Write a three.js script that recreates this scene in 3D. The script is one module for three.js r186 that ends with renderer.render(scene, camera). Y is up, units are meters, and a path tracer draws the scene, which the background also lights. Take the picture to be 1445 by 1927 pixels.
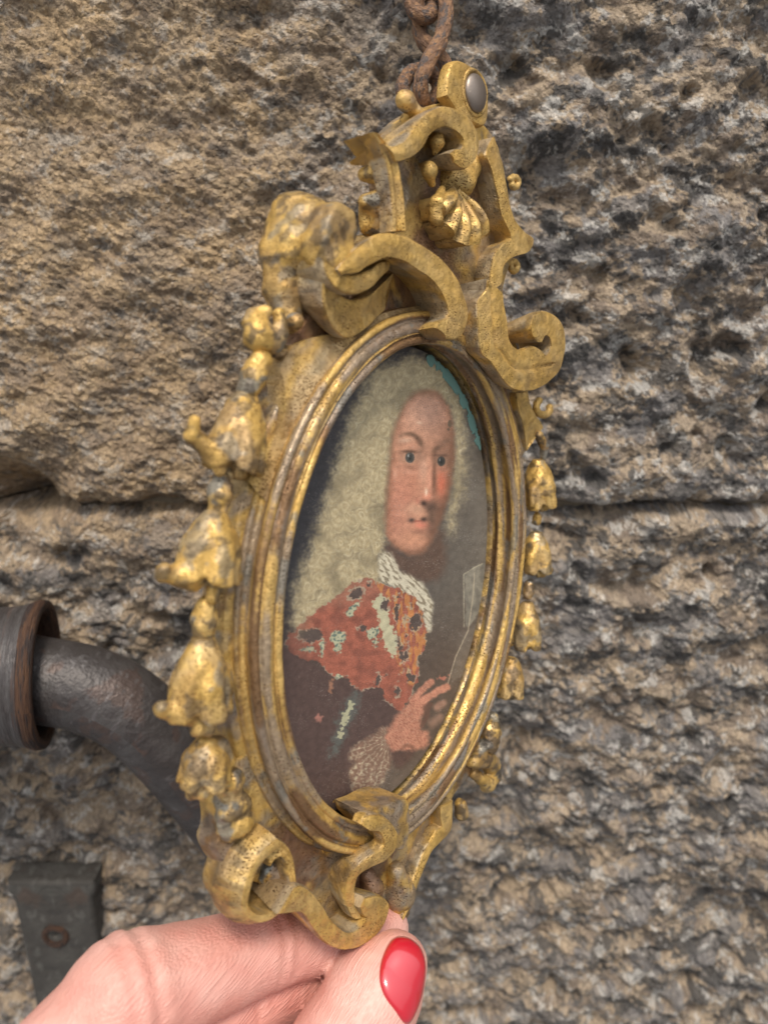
import * as THREE from 'three';
import { ImprovedNoise } from 'three/addons/math/ImprovedNoise.js';
import { TessellateModifier } from 'three/addons/modifiers/TessellateModifier.js';
import { mergeGeometries, mergeVertices, toCreasedNormals } from 'three/addons/utils/BufferGeometryUtils.js';

// ---------------------------------------------------------------- camera, sky, sun, exposure
const PW = 1445, PH = 1927, FPX = 1455, CX = PW / 2, CY = PH / 2;      // the photograph's pixels and focal length in them
const scene = new THREE.Scene();
const renderer = new THREE.WebGLRenderer({ antialias: true });
renderer.setSize(767, 1024);
renderer.toneMapping = THREE.LinearToneMapping;
renderer.toneMappingExposure = 2.15;
renderer.shadowMap.enabled = true;
const camera = new THREE.PerspectiveCamera(2 * Math.atan(CY / FPX) * 180 / Math.PI, PW / PH, 0.01, 60);
const PITCH = 18 * Math.PI / 180, WALL_DISTANCE = 0.178;
camera.position.set(0, 1.5, WALL_DISTANCE);
camera.rotation.set(-PITCH, 0, 0);
camera.updateMatrixWorld(true);
camera.focus = 0.131;
camera.userData.fStop = 17;

const sky = (() => {                                                    // an overcast sky: three times brighter overhead than at the horizon
  const w = 256, h = 128, d = new Float32Array(w * h * 4);
  for (let y = 0; y < h; y++) for (let x = 0; x < w; x++) {
    const el = ((y + 0.5) / h - 0.5) * Math.PI, s = Math.sin(el), i = (y * w + x) * 4;
    const L = s > 0 ? (1 + 2 * s) / 3 : 0.16;
    d[i] = L * 0.98; d[i + 1] = L; d[i + 2] = L * 1.04; d[i + 3] = 1;
  }
  const t = new THREE.DataTexture(d, w, h, THREE.RGBAFormat, THREE.FloatType);
  t.mapping = THREE.EquirectangularReflectionMapping; t.magFilter = THREE.LinearFilter; t.minFilter = THREE.LinearFilter; t.needsUpdate = true;
  return t;
})();
scene.background = sky; scene.environment = sky;
scene.backgroundIntensity = 1.1; scene.environmentIntensity = 1.1;
const sun = new THREE.DirectionalLight(0xfff3e2, 1.4);
sun.position.set(0.1, 3.2, 1.05); sun.target.position.set(0, 1.45, 0.03);
sun.castShadow = true; sun.shadow.radius = 26; sun.shadow.mapSize.set(2048, 2048);
Object.assign(sun.shadow.camera, { left: -0.4, right: 0.4, top: 0.4, bottom: -0.4, near: 0.2, far: 4 });
scene.add(sun, sun.target);

// ---------------------------------------------------------------- helpers
const V3 = (x, y, z) => new THREE.Vector3(x, y, z);
const IN = new ImprovedNoise(), N = (x, y, z = 0) => IN.noise(x + 31.7, y + 17.3, z + 7.9);
const fbm = (x, y, z, o = 4, g = 0.5) => { let a = 1, s = 0; for (let i = 0; i < o; i++) { s += a * N(x, y, z + i * 3.7); x *= 2.03; y *= 2.03; z *= 2.03; a *= g; } return s; };
const cl = (x, a = 0, b = 1) => Math.min(b, Math.max(a, x));
const ss = (a, b, x) => { const t = cl((x - a) / (b - a)); return t * t * (3 - 2 * t); };
const mix = (a, b, t) => a + (b - a) * t, mix3 = (a, b, t) => [mix(a[0], b[0], t), mix(a[1], b[1], t), mix(a[2], b[2], t)];
let seed = 12345; const rnd = () => { seed = (Math.imul(seed, 1664525) + 1013904223) >>> 0; return seed / 4294967296; };

const camPoint = (px, py, depth) => V3((px - CX) / FPX * depth, -(py - CY) / FPX * depth, -depth);      // centimetres, camera axes
const toWorld = (p) => p.clone().multiplyScalar(0.01).applyMatrix4(camera.matrixWorld);
const at = (px, py, depth) => toWorld(camPoint(px, py, depth));                                          // metres, world
const wallDepth = (px, py) => { const r = camPoint(px, py, 1).transformDirection(camera.matrixWorld); const k = camPoint(px, py, 1).length(); return -WALL_DISTANCE * 100 / r.z / k; };

// the frame's own axes (x across, y up, z out of its front), found from the vanishing point of its horizontals and its oval
const FD = 13;
const FX = V3(1914.044 - CX, -(1078.615 - CY), -FPX).normalize();
const FY = V3(0.131, 1, 0); FY.addScaledVector(FX, -FX.dot(FY)).normalize();
const FZ = FX.clone().cross(FY), FC = camPoint(740.445, 1090.285, FD);
const un = (px, py, w = 0) => {                                          // pixel -> the frame's centimetres, on the plane at height w
  const r = camPoint(px, py, 1), o = FC.clone().addScaledVector(FZ, w), t = o.dot(FZ) / r.dot(FZ), P = r.multiplyScalar(t).sub(FC);
  return [P.dot(FX), P.dot(FY), w];
};
const pr = (u, v, w) => { const x = FC.x + u * FX.x + v * FY.x + w * FZ.x, y = FC.y + u * FX.y + v * FY.y + w * FZ.y, z = FC.z + u * FX.z + v * FY.z + w * FZ.z; return [CX - FPX * x / z, CY + FPX * y / z]; };
const Z = (x0, y0, s) => (x, y) => [x0 + x / s, y0 + y / s];
const zA = Z(480, 0, 2.408), zB = Z(440, 330, 2.189), zE = Z(340, 1400, 2.58), zF = Z(860, 560, 3.854), zK = Z(740, 1380, 5.073), zP = Z(500, 560, 3.6125), zH = Z(780, 1000, 3.2125), zI = (x, y) => [x, y];

const names = new Map();
const numbered = (n) => { const k = names.get(n) ?? 0; names.set(n, k + 1); return k ? `${n}_${String(k).padStart(3, '0')}` : n; };
function thing(o, name, label, category, group) { o.name = numbered(name); o.userData = { label, category }; if (group) o.userData.group = group; scene.add(o); return o; }
function part(geometry, material, name, parent) {
  const m = new THREE.Mesh(geometry, material); m.name = name; m.castShadow = m.receiveShadow = true; parent.add(m); return m;
}

// ---------------------------------------------------------------- textures
function dataMap(w, h, f, srgb, rep = true) {
  const d = new Uint8Array(w * h * 4);
  for (let y = 0; y < h; y++) for (let x = 0; x < w; x++) { const c = f(x / w, y / h, x, y), i = (y * w + x) * 4; d[i] = cl(c[0]) * 255; d[i + 1] = cl(c[1]) * 255; d[i + 2] = cl(c[2]) * 255; d[i + 3] = 255; }
  const t = new THREE.DataTexture(d, w, h); t.magFilter = THREE.LinearFilter; t.minFilter = THREE.LinearMipmapLinearFilter; t.generateMipmaps = true;
  if (rep) t.wrapS = t.wrapT = THREE.MirroredRepeatWrapping;
  if (srgb) t.colorSpace = THREE.SRGBColorSpace; t.needsUpdate = true; return t;
}
const toS = (c) => c.map((x) => Math.pow(cl(x), 1 / 2.2));

// gilt metal: tile of 4 cm; pits, rubbed patches
const G = 1024, goldH = new Float32Array(G * G);
for (let y = 0; y < G; y++) for (let x = 0; x < G; x++) {
  const u = x / G * 4, v = y / G * 4;
  let h = 0.75 + 0.18 * fbm(u * 9, v * 9, 1, 3);
  const pit = N(u * 46, v * 46, 5) + 0.4 * N(u * 90, v * 90, 9), dens = 0.44 + 0.28 * N(u * 1.6, v * 1.6, 3);
  h -= 0.6 * ss(dens, dens + 0.16, pit);
  goldH[y * G + x] = cl(h);
}
const goldBump = dataMap(G, G, (u, v, x, y) => { const h = goldH[y * G + x]; return [h, h, h]; }, false);
const goldColor = dataMap(G, G, (u, v, x, y) => {
  const h = goldH[y * G + x], a = 0.85 + 0.2 * fbm(u * 18, v * 18, 2, 3);
  const pit = ss(0.55, 0.2, h);
  return toS(mix3([a, a, a * 0.99], [0.3, 0.2, 0.13], pit));
}, true);
const goldRough = dataMap(512, 512, (u, v) => { const r = 0.52 + 0.3 * fbm(u * 14, v * 14, 6, 4); return [0, r, 1]; }, false);
const goldMat = (o = {}) => new THREE.MeshStandardMaterial({ map: goldColor, bumpMap: goldBump, bumpScale: 0.0004, roughnessMap: goldRough, roughness: 0.95, metalness: 0.48, vertexColors: true, ...o });
const GILT = goldMat();

// patina of the gilding as vertex colours: patches that belong to the metal
const C_GOLD = [0.6, 0.375, 0.105], C_PALE = [0.66, 0.435, 0.15], C_BROWN = [0.2, 0.11, 0.055], C_DUST = [0.31, 0.24, 0.18], C_LEAD = [0.2, 0.205, 0.19], C_DARK = [0.07, 0.055, 0.045];
let BOLE = [];                                                           // patches where the gilding has gone and the red-brown bole shows
function patina(x, y, z, k) {
  let c = mix3(C_GOLD, C_PALE, ss(-0.2, 0.4, fbm(x * 1.7, y * 1.7, z * 1.7, 3)));
  if (k.bare) c = mix3(c, [0.43, 0.41, 0.37], k.bare * ss(-0.1, 0.15, fbm(x * 1.5, y * 1.5, z * 1.5 + 20, 4)));
  c = mix3(c, C_BROWN, k.brown * ss(0.05, 0.4, fbm(x * 1.3 + 9, y * 1.3, z * 1.3, 4)));
  c = mix3(c, C_DUST, k.dust * ss(-0.02, 0.3, fbm(x * 2.1, y * 2.1 + 5, z * 2.1, 4)));
  c = mix3(c, C_LEAD, k.lead * ss(0.22, 0.34, fbm(x * 2.4, y * 2.4, z * 2.4 + 8, 3)));
  if (k.bole) for (const [bx, by, br] of BOLE) { const d = Math.hypot(x - bx, y - by) / br + 0.5 * fbm(x * 2.5, y * 2.5, 4, 4, 0.6); c = mix3(c, [0.2, 0.105, 0.06], 0.85 * ss(1.05, 0.75, d)); }
  return mix3(c, C_DARK, k.dark * ss(0.2, 0.3, fbm(x * 4, y * 4, z * 4 + 3, 3)));
}
const P_FACE = { brown: 0.25, dust: 0.08, lead: 0.08, dark: 0.2 }, P_RELIEF = { brown: 0.6, dust: 0.45, lead: 0.8, dark: 0.7 }, P_GROUND = { bole: 1, brown: 0.9, dust: 0.75, lead: 0.4, dark: 0.3 }, P_WALL = { brown: 0.5, dust: 0.4, lead: 0.35, dark: 0.4, bare: 0.5 }, P_ROLL = { brown: 0.4, dust: 0.3, lead: 0.5, dark: 0.6 };

function dress(g, k, jitter = 0.012) {                                   // casting unevenness, uv in metres of surface, patina; centimetres -> metres
  const p = g.attributes.position, n = p.count, uv = new Float32Array(n * 2), col = new Float32Array(n * 3);
  for (let i = 0; i < n; i++) {
    let x = p.getX(i), y = p.getY(i), z = p.getZ(i);
    uv[2 * i] = (x + 0.83 * z) / 4; uv[2 * i + 1] = (y + 0.47 * z) / 4;
    const c = typeof k === 'function' ? k(x, y, z, i) : patina(x, y, z, k); col.set(c, 3 * i);
    if (jitter) { p.setXYZ(i, x + jitter * N(x * 3, y * 3, z * 3), y + jitter * N(x * 3 + 9, y * 3, z * 3), z + jitter * N(x * 3, y * 3 + 9, z * 3)); }
  }
  g.setAttribute('uv', new THREE.BufferAttribute(uv, 2)); g.setAttribute('color', new THREE.BufferAttribute(col, 3));
  return g;
}
function finish(g, crease) {                                             // smooth or creased normals; texture laid on from the side that each face looks to
  g.scale(0.01, 0.01, 0.01); let c;
  if (crease) c = toCreasedNormals(g, crease); else { g.computeVertexNormals(); c = g.index ? g.toNonIndexed() : g; }
  const p = c.attributes.position.array, uv = c.attributes.uv.array;
  for (let i = 0, k = 0; i < p.length; i += 9, k += 6) {
    const ax = p[i + 3] - p[i], ay = p[i + 4] - p[i + 1], az = p[i + 5] - p[i + 2], bx = p[i + 6] - p[i], by = p[i + 7] - p[i + 1], bz = p[i + 8] - p[i + 2], nx = Math.abs(ay * bz - az * by), ny = Math.abs(az * bx - ax * bz), nz = Math.abs(ax * by - ay * bx);
    const [a, b] = nz >= nx && nz >= ny ? [0, 1] : nx >= ny ? [2, 1] : [0, 2];
    for (let v = 0; v < 3; v++) { uv[k + 2 * v] = p[i + 3 * v + a] / 0.04; uv[k + 2 * v + 1] = p[i + 3 * v + b] / 0.04; }
  }
  return c;
}

// a band between two traced edges, with a shaped face and walls down to its base
const catmull = (pts, n) => { const c = new THREE.CatmullRomCurve3(pts.map((p) => V3(...p)), false, 'catmullrom', 0.5), out = []; for (let i = 0; i <= n; i++) { const t = i / n; out.push(c.getPoint(t)); } return out; };
function ribbon(zoom, pairs, w, base, o = {}) {
  const n = o.n ?? pairs.length * 7, face = o.face ?? ((t) => 0.02 * Math.sin(Math.PI * t)), m = o.m ?? 12, rim = o.rim ?? 0.22, bulge = o.bulge ?? 0.012;
  const wAt = (i) => Array.isArray(w) ? w[i] : w, baseAt = (t) => { if (!Array.isArray(base)) return base; const q = t * (base.length - 1), i = Math.min(Math.floor(q), base.length - 2); return mix(base[i], base[i + 1], q - i); };
  const A = catmull(pairs.map((p, i) => un(...zoom(p[0], p[1]), wAt(i))), n), B = catmull(pairs.map((p, i) => un(...zoom(p[2], p[3]), wAt(i))), n);
  const pos = [], idx = [], S = [];
  for (let i = 0; i <= n; i++) {
    const a = A[i], b = B[i], d = b.clone().sub(a), L = Math.max(d.length(), 1e-4), e = d.clone().multiplyScalar(1 / L), r = Math.min(0.05, L * 0.25), s = [];
    const P = (t, h) => { const q = a.clone().addScaledVector(e, t); s.push([q.x, q.y, q.z + h]); };
    const full = a.z - baseAt(i / n), h1 = Math.min(rim, full * 0.9), inset = Math.min(L * 0.42, (full - h1) * 0.6);
    P(inset, -full); for (const k of [1, 0.8, 0.6, 0.4, 0.2]) P(inset * 0.08 * k - bulge * Math.sin(Math.PI * Math.min(1, k * 1.1)), -Math.max(h1 * k, r * 1.2)); P(0, -r); P(r * 0.3, -r * 0.3);
    for (let k = 0; k <= m; k++) { const t = k / m, tt = r + (L - 2 * r) * t; P(tt, face(t, i / n) * Math.min(1, L / 0.3)); }
    P(L - r * 0.3, -r * 0.3); P(L, -r); for (const k of [0.2, 0.4, 0.6, 0.8, 1]) P(L - inset * 0.08 * k + Math.min(bulge, 0.02) * Math.sin(Math.PI * Math.min(1, k * 1.1)), -Math.max(h1 * k, r * 1.2)); P(L - inset, -full);
    S.push(s);
  }
  const q = S[0].length;
  for (const s of S) for (const p of s) pos.push(...p);
  for (let i = 0; i < n; i++) for (let k = 0; k < q - 1; k++) { const a = i * q + k, b = a + q; idx.push(a, b, a + 1, a + 1, b, b + 1); }
  for (const [row, flip] of [[0, 1], [n, 0]]) {                          // end caps
    for (let k = 0; k < (q - 1) / 2; k++) { const a = row * q + k, b = row * q + q - 1 - k; if (b - 1 <= a) break; flip ? idx.push(a, a + 1, b, a + 1, b - 1, b) : idx.push(a, b, a + 1, a + 1, b, b - 1); }
  }
  for (let i = 0; i < n; i++) { const a = i * q, b = a + q; idx.push(a, a + q - 1, b, b, a + q - 1, b + q - 1); }
  const g = new THREE.BufferGeometry(); g.setAttribute('position', new THREE.Float32BufferAttribute(pos, 3)); g.setIndex(idx);
  const kf = o.k ?? P_FACE, kw = o.wall ?? P_WALL; return finish(dress(g, (x, y, z, i) => { const j = i % q; return patina(x, y, z, j > 6 && j < q - 7 ? kf : kw); }), 0.7);
}
// a cast plate with a traced outline
function plate(points, top, base, o = {}) {
  const sh = new THREE.Shape(new THREE.SplineCurve(points.map((p) => new THREE.Vector2(p[0], p[1]))).getPoints(points.length * (o.smooth ?? 5)));
  for (const h of o.holes ?? []) sh.holes.push(h);
  const b = o.bevel ?? 0.06, g0 = new THREE.ExtrudeGeometry(sh, { depth: top - base - 2 * b, bevelEnabled: true, bevelThickness: b, bevelSize: b, bevelOffset: -b, bevelSegments: 4, curveSegments: 48 });
  g0.translate(0, 0, base + b); g0.deleteAttribute('uv'); g0.deleteAttribute('normal');
  const g1 = new TessellateModifier(0.09, 9).modify(g0);
  return finish(dress(g1, o.k ?? P_GROUND, 0), 0.7);
}
// smooth bodies: a distance field meshed with surface nets
const cone = (a, b, ra, rb) => {                                         // tapered capsule
  const [ax, ay, az] = a, dx = b[0] - ax, dy = b[1] - ay, dz = b[2] - az, dd = dx * dx + dy * dy + dz * dz || 1e-9;
  return (x, y, z) => { const t = cl(((x - ax) * dx + (y - ay) * dy + (z - az) * dz) / dd); const ex = x - ax - t * dx, ey = y - ay - t * dy, ez = z - az - t * dz; return Math.sqrt(ex * ex + ey * ey + ez * ez) - mix(ra, rb, t); };
};
const smin = (a, b, k) => { const h = Math.max(k - Math.abs(a - b), 0) / k; return Math.min(a, b) - h * h * k * 0.25; };
function net(f, lo, hi, h) {
  const nx = Math.ceil((hi[0] - lo[0]) / h) + 1, ny = Math.ceil((hi[1] - lo[1]) / h) + 1, nz = Math.ceil((hi[2] - lo[2]) / h) + 1, F = new Float32Array(nx * ny * nz), id = new Int32Array(nx * ny * nz).fill(-1), pos = [], idx = [];
  const I = (i, j, k) => i + nx * (j + ny * k);
  for (let k = 0; k < nz; k++) for (let j = 0; j < ny; j++) for (let i = 0; i < nx; i++) F[I(i, j, k)] = f(lo[0] + i * h, lo[1] + j * h, lo[2] + k * h);
  const E = [[0, 1], [0, 2], [0, 4], [1, 3], [1, 5], [2, 3], [2, 6], [3, 7], [4, 5], [4, 6], [5, 7], [6, 7]];
  for (let k = 0; k < nz - 1; k++) for (let j = 0; j < ny - 1; j++) for (let i = 0; i < nx - 1; i++) {
    const v = []; let m = 0; for (let c = 0; c < 8; c++) { const x = F[I(i + (c & 1), j + (c >> 1 & 1), k + (c >> 2))]; v.push(x); if (x < 0) m++; }
    if (m === 0 || m === 8) continue;
    let x = 0, y = 0, z = 0, n = 0;
    for (const [a, b] of E) if ((v[a] < 0) !== (v[b] < 0)) { const t = v[a] / (v[a] - v[b]); x += mix(a & 1, b & 1, t); y += mix(a >> 1 & 1, b >> 1 & 1, t); z += mix(a >> 2, b >> 2, t); n++; }
    id[I(i, j, k)] = pos.length / 3; pos.push(lo[0] + (i + x / n) * h, lo[1] + (j + y / n) * h, lo[2] + (k + z / n) * h);
  }
  const quad = (a, b, c, d, fl) => { if (a < 0 || b < 0 || c < 0 || d < 0) return; fl ? idx.push(a, c, b, a, d, c) : idx.push(a, b, c, a, c, d); };
  for (let k = 1; k < nz - 1; k++) for (let j = 1; j < ny - 1; j++) for (let i = 1; i < nx - 1; i++) {
    const s = F[I(i, j, k)] < 0;
    if (s !== F[I(i + 1, j, k)] < 0) quad(id[I(i, j - 1, k - 1)], id[I(i, j, k - 1)], id[I(i, j, k)], id[I(i, j - 1, k)], !s);
    if (s !== F[I(i, j + 1, k)] < 0) quad(id[I(i - 1, j, k - 1)], id[I(i, j, k - 1)], id[I(i, j, k)], id[I(i - 1, j, k)], s);
    if (s !== F[I(i, j, k + 1)] < 0) quad(id[I(i - 1, j - 1, k)], id[I(i, j - 1, k)], id[I(i, j, k)], id[I(i - 1, j, k)], !s);
  }
  const g = new THREE.BufferGeometry(); g.setAttribute('position', new THREE.Float32BufferAttribute(pos, 3)); g.setIndex(idx); return g;
}
const bounds = (pts, pad) => { const lo = [1e9, 1e9, 1e9], hi = [-1e9, -1e9, -1e9]; for (const p of pts) for (let c = 0; c < 3; c++) { lo[c] = Math.min(lo[c], p[c] - pad); hi[c] = Math.max(hi[c], p[c] + pad); } return [lo, hi]; };
// chains: [[px, py, w, r], ...] each joined in line, all blended by k
function lump(zoom, chains, o = {}) {
  const fs = [], pts = []; let rm = 0;
  for (const ch of chains) {
    const q = ch.map(([x, y, w, r]) => { const p = un(...zoom(x, y), w); rm = Math.max(rm, r); pts.push(p); return [p, r]; });
    if (q.length === 1) fs.push(cone(q[0][0], q[0][0], q[0][1], q[0][1]));
    for (let i = 0; i + 1 < q.length; i++) fs.push(cone(q[i][0], q[i + 1][0], q[i][1], q[i + 1][1]));
  }
  const k = o.k ?? 0.1, rough = o.rough ?? 0.02;
  const f = (x, y, z) => { let d = 1e9; for (const g of fs) d = smin(d, g(x, y, z), k); if (o.cut) d = o.cut(d, x, y, z); return d + 0.6 * rough * (Math.abs(d) < 0.2 ? fbm(x * 7, y * 7, z * 7, 3) : 0); };
  const [lo, hi] = bounds(pts, rm + 0.12);
  const h = o.h ?? Math.max(0.02, Math.cbrt((hi[0] - lo[0]) * (hi[1] - lo[1]) * (hi[2] - lo[2]) / 60000));
  return finish(dress(net(f, lo, hi, h), o.p ?? P_RELIEF, 0));
}

// ---------------------------------------------------------------- the wall: rough sandstone blocks (wall centimetres: x right, y up from camera height)
const WX0 = -15.5, WX1 = 15.5, WY0 = -27, WY1 = 8.5, JOINT = -5.75;
const jointY = (x) => JOINT + 0.16 * N(x * 0.35, 3) + 0.05 * N(x * 1.7, 8);
const hash = (i, j, k) => { let h = Math.imul(i, 374761393) ^ Math.imul(j, 668265263) ^ Math.imul(k, 2147483647 / 3 | 0); h = Math.imul(h ^ (h >>> 13), 1274126177); h ^= h >>> 16; return (h >>> 0) / 4294967296; };
const CELL = { d: 0, e: 0, t: 0 };                                       // distance to the nearest grain, to the second, and that grain's own number
function cells(x, y, k) {
  const i0 = Math.floor(x), j0 = Math.floor(y); let d = 9, e = 9, t = 0;
  for (let j = j0 - 1; j <= j0 + 1; j++) for (let i = i0 - 1; i <= i0 + 1; i++) { const px = i + hash(i, j, k), py = j + hash(i, j, k + 77), q = (x - px) ** 2 + (y - py) ** 2; if (q < d) { e = d; d = q; t = hash(i, j, k + 155); } else if (q < e) e = q; }
  CELL.d = Math.sqrt(d); CELL.e = Math.sqrt(e); CELL.t = t; return CELL;
}
const roughAt = (x, y) => Math.max(ss(-3.5, 2.5, x + 0.25 * y + 1.5 * N(x * 0.3, y * 0.3, 4)), 0.85 * ss(-5, -8, y));
function wallH(x, y) {
  const rough = roughAt(x, y), jx = x + 0.12 * N(x * 3, y * 3, 1), jy = y + 0.12 * N(x * 3, y * 3, 2);
  let h = mix(0.3, 0.42, rough) * fbm(x * 0.17, y * 0.22, 3, 3) + mix(0.22, 0.45, rough) * fbm(x * 0.6, y * 0.8, 11, 2);
  const pit = N(x * 0.8, y * 0.9, 21) + 0.3 * N(x * 2.4, y * 2.4, 22); h -= mix(0.12, 0.4, rough) * ss(0.2, 0.55, pit);
  let c = cells(jx * 1.25, jy * 1.6, 1); h += mix(0.07, 0.22, rough) * (0.6 - c.d) * (0.4 + 1.2 * c.t);
  c = cells(jx * 3.1, jy * mix(5.2, 3.7, rough), 2); h += mix(0.11, 0.16, rough) * (0.5 - c.d) * (0.3 + 1.4 * c.t);
  c = cells(jx * 7.5, jy * mix(11, 9, rough), 3); h += 0.07 * (0.5 - c.d) * (0.3 + 1.4 * c.t);
  h += 0.05 * fbm(x * 9, y * 11, 41, 2, 0.6);
  h -= 1.6 * Math.exp(-((x + 8.9) ** 2 / 0.8 + (y + 5.55) ** 2 / 0.5));                  // the deep hole in the joint
  return h;
}
const C_TAN = [0.36, 0.262, 0.16], C_OCHRE = [0.42, 0.295, 0.165], C_UMBER = [0.18, 0.128, 0.088], C_CRUST = [0.072, 0.064, 0.057], C_CHALK = [0.52, 0.48, 0.42], C_SLATE = [0.17, 0.165, 0.168];
function wallColor(x, y) {
  const dark = roughAt(x, y) * 0.95, jx = x + 0.1 * N(x * 4, y * 4, 101), jy = y + 0.1 * N(x * 4, y * 4, 102);
  const c1 = cells(jx * 3.3, jy * 4.2, 11), t1 = c1.t, c2 = cells(jx * 9, jy * 11, 12), t2 = c2.t, e2 = c2.e - c2.d, c3 = cells(x * 21, y * 23, 13), t3 = c3.t;
  let c = mix3(C_TAN, C_OCHRE, cl(ss(-0.3, 0.4, fbm(x * 0.5, y * 0.7, 103, 3)) * 0.7 + 0.4 * (t1 - 0.3)));
  c = mix3(c, C_UMBER, mix(0.5, 0.8, dark) * ss(-0.2, 0.35, fbm(x * 1.1, y * 1.6, 104, 3, 0.6) + 0.5 * (t1 - 0.5) + 0.5 * (t2 - 0.5)));
  c = mix3(c, C_SLATE, mix(0.2, 0.75, dark) * ss(0.02, 0.3, fbm(x * 0.8, y * 0.9, 105, 4, 0.62) + 0.35 * (t2 - 0.5)));
  c = mix3(c, C_CRUST, mix(0.55, 0.92, dark) * ss(mix(0.42, 0.12, dark), mix(0.56, 0.28, dark), fbm(x * 1.2, y * 1.4, 106, 4, 0.65) + 0.45 * (t2 - 0.5) + 0.3 * (t3 - 0.5)));
  c = mix3(c, C_CHALK, mix(0.35, 0.65, dark) * ss(0.25, 0.5, fbm(x * 1.7, y * 2.1, 107, 3, 0.6) + 0.5 * (t2 - 0.55) + 0.35 * (t3 - 0.5) + 0.3 * (0.3 - e2)));
  const s = 0.82 + 0.36 * t3 + 0.2 * N(x * 14, y * 14, 108); const l = (c[0] + c[1] + c[2]) / 3, k = s * 1.06; return [mix(c[0], l, 0.3 * dark) * k, mix(c[1], l, 0.3 * dark) * k, mix(c[2], l, 0.3 * dark) * k];
}
const wallMap = dataMap(2048, 2048, (u, v) => toS(wallColor(mix(WX0, WX1, u), mix(WY0, WY1, v))), true);
const wallBump = dataMap(1024, 1024, (u, v) => { const h = 0.5 + 0.3 * fbm(u * 26, v * 30, 3, 5, 0.68); return [h, h, h]; }, false);
wallBump.repeat.set(9, 9);
const STONE = new THREE.MeshStandardMaterial({ map: wallMap, bumpMap: wallBump, bumpScale: 0.002, roughness: 0.95 });
const wall = thing(new THREE.Group(), 'stone_wall', 'rough weathered sandstone block wall behind the hanging portrait', 'wall');
wall.position.set(0, 1.5, 0);
function stoneBlock(x0, x1, y0, y1, step, material, joint) {             // y0 / y1: numbers or functions of x
  const nx = Math.round((x1 - x0) / step), Y0 = (x) => typeof y0 === 'function' ? y0(x) : y0, Y1 = (x) => typeof y1 === 'function' ? y1(x) : y1, ny = Math.round((Y1(0) - Y0(0)) / step);
  const pos = new Float32Array((nx + 1) * (ny + 1) * 3), uv = new Float32Array((nx + 1) * (ny + 1) * 2), idx = [];
  for (let j = 0; j <= ny; j++) for (let i = 0; i <= nx; i++) {
    const x = mix(x0, x1, i / nx), a = Y0(x), b = Y1(x), y = mix(a, b, j / ny), o = j * (nx + 1) + i;
    const e = Math.min(joint[0] ? x - x0 : 9, joint[1] ? x1 - x : 9, joint[2] ? y - a : 9, joint[3] ? b - y : 9) + 0.14 * fbm(x * 1.1, y * 1.1, 71, 3);
    const z = wallH(x, y) - 0.85 * ss(0.3, -0.12, e) - 0.12 * ss(0.8, 0.1, e);
    pos.set([x * 0.01, y * 0.01, z * 0.01], o * 3); uv.set([(x - WX0) / (WX1 - WX0), (y - WY0) / (WY1 - WY0)], o * 2);
    if (i < nx && j < ny) idx.push(o, o + 1, o + nx + 1, o + 1, o + nx + 2, o + nx + 1);
  }
  const g = new THREE.BufferGeometry(); g.setAttribute('position', new THREE.BufferAttribute(pos, 3)); g.setAttribute('uv', new THREE.BufferAttribute(uv, 2)); g.setIndex(idx); g.computeVertexNormals();
  return part(g, material, 'stone_block', wall);
}
const STEP = 0.052;
stoneBlock(WX0, WX1, (x) => jointY(x) + 0.02, WY1, STEP, STONE, [0, 0, 1, 0]);
stoneBlock(WX0, WX1, WY0, (x) => jointY(x) - 0.02, STEP, STONE, [0, 0, 0, 1]);
for (const [a, b, c, d] of [[-150, WX0 - 0.3, -150, 150], [WX1 + 0.3, 150, -150, 150], [WX0, WX1, WY1 + 0.3, 150], [WX0, WX1, -150, WY0 - 0.3]].map((q) => q)) stoneBlock(a, b, c, d, 4, STONE, [0, 0, 0, 0]);
{
  const g = new THREE.PlaneGeometry(0.5, 0.5, 120, 120), p = g.attributes.position;
  for (let i = 0; i < p.count; i++) { const x = p.getX(i) * 100, y = p.getY(i) * 100 - 9; p.setXYZ(i, x * 0.01, y * 0.01, -0.0085 + 0.003 * fbm(x, y, 5, 3) - 0.03 * Math.exp(-((x + 8.9) ** 2 / 1.2 + (y + 5.55) ** 2 / 0.8))); }
  g.computeVertexNormals(); part(g, new THREE.MeshStandardMaterial({ color: new THREE.Color().setRGB(0.2, 0.16, 0.11), bumpMap: wallBump, bumpScale: 0.0006, roughness: 1 }), 'mortar', wall);
}

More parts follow.
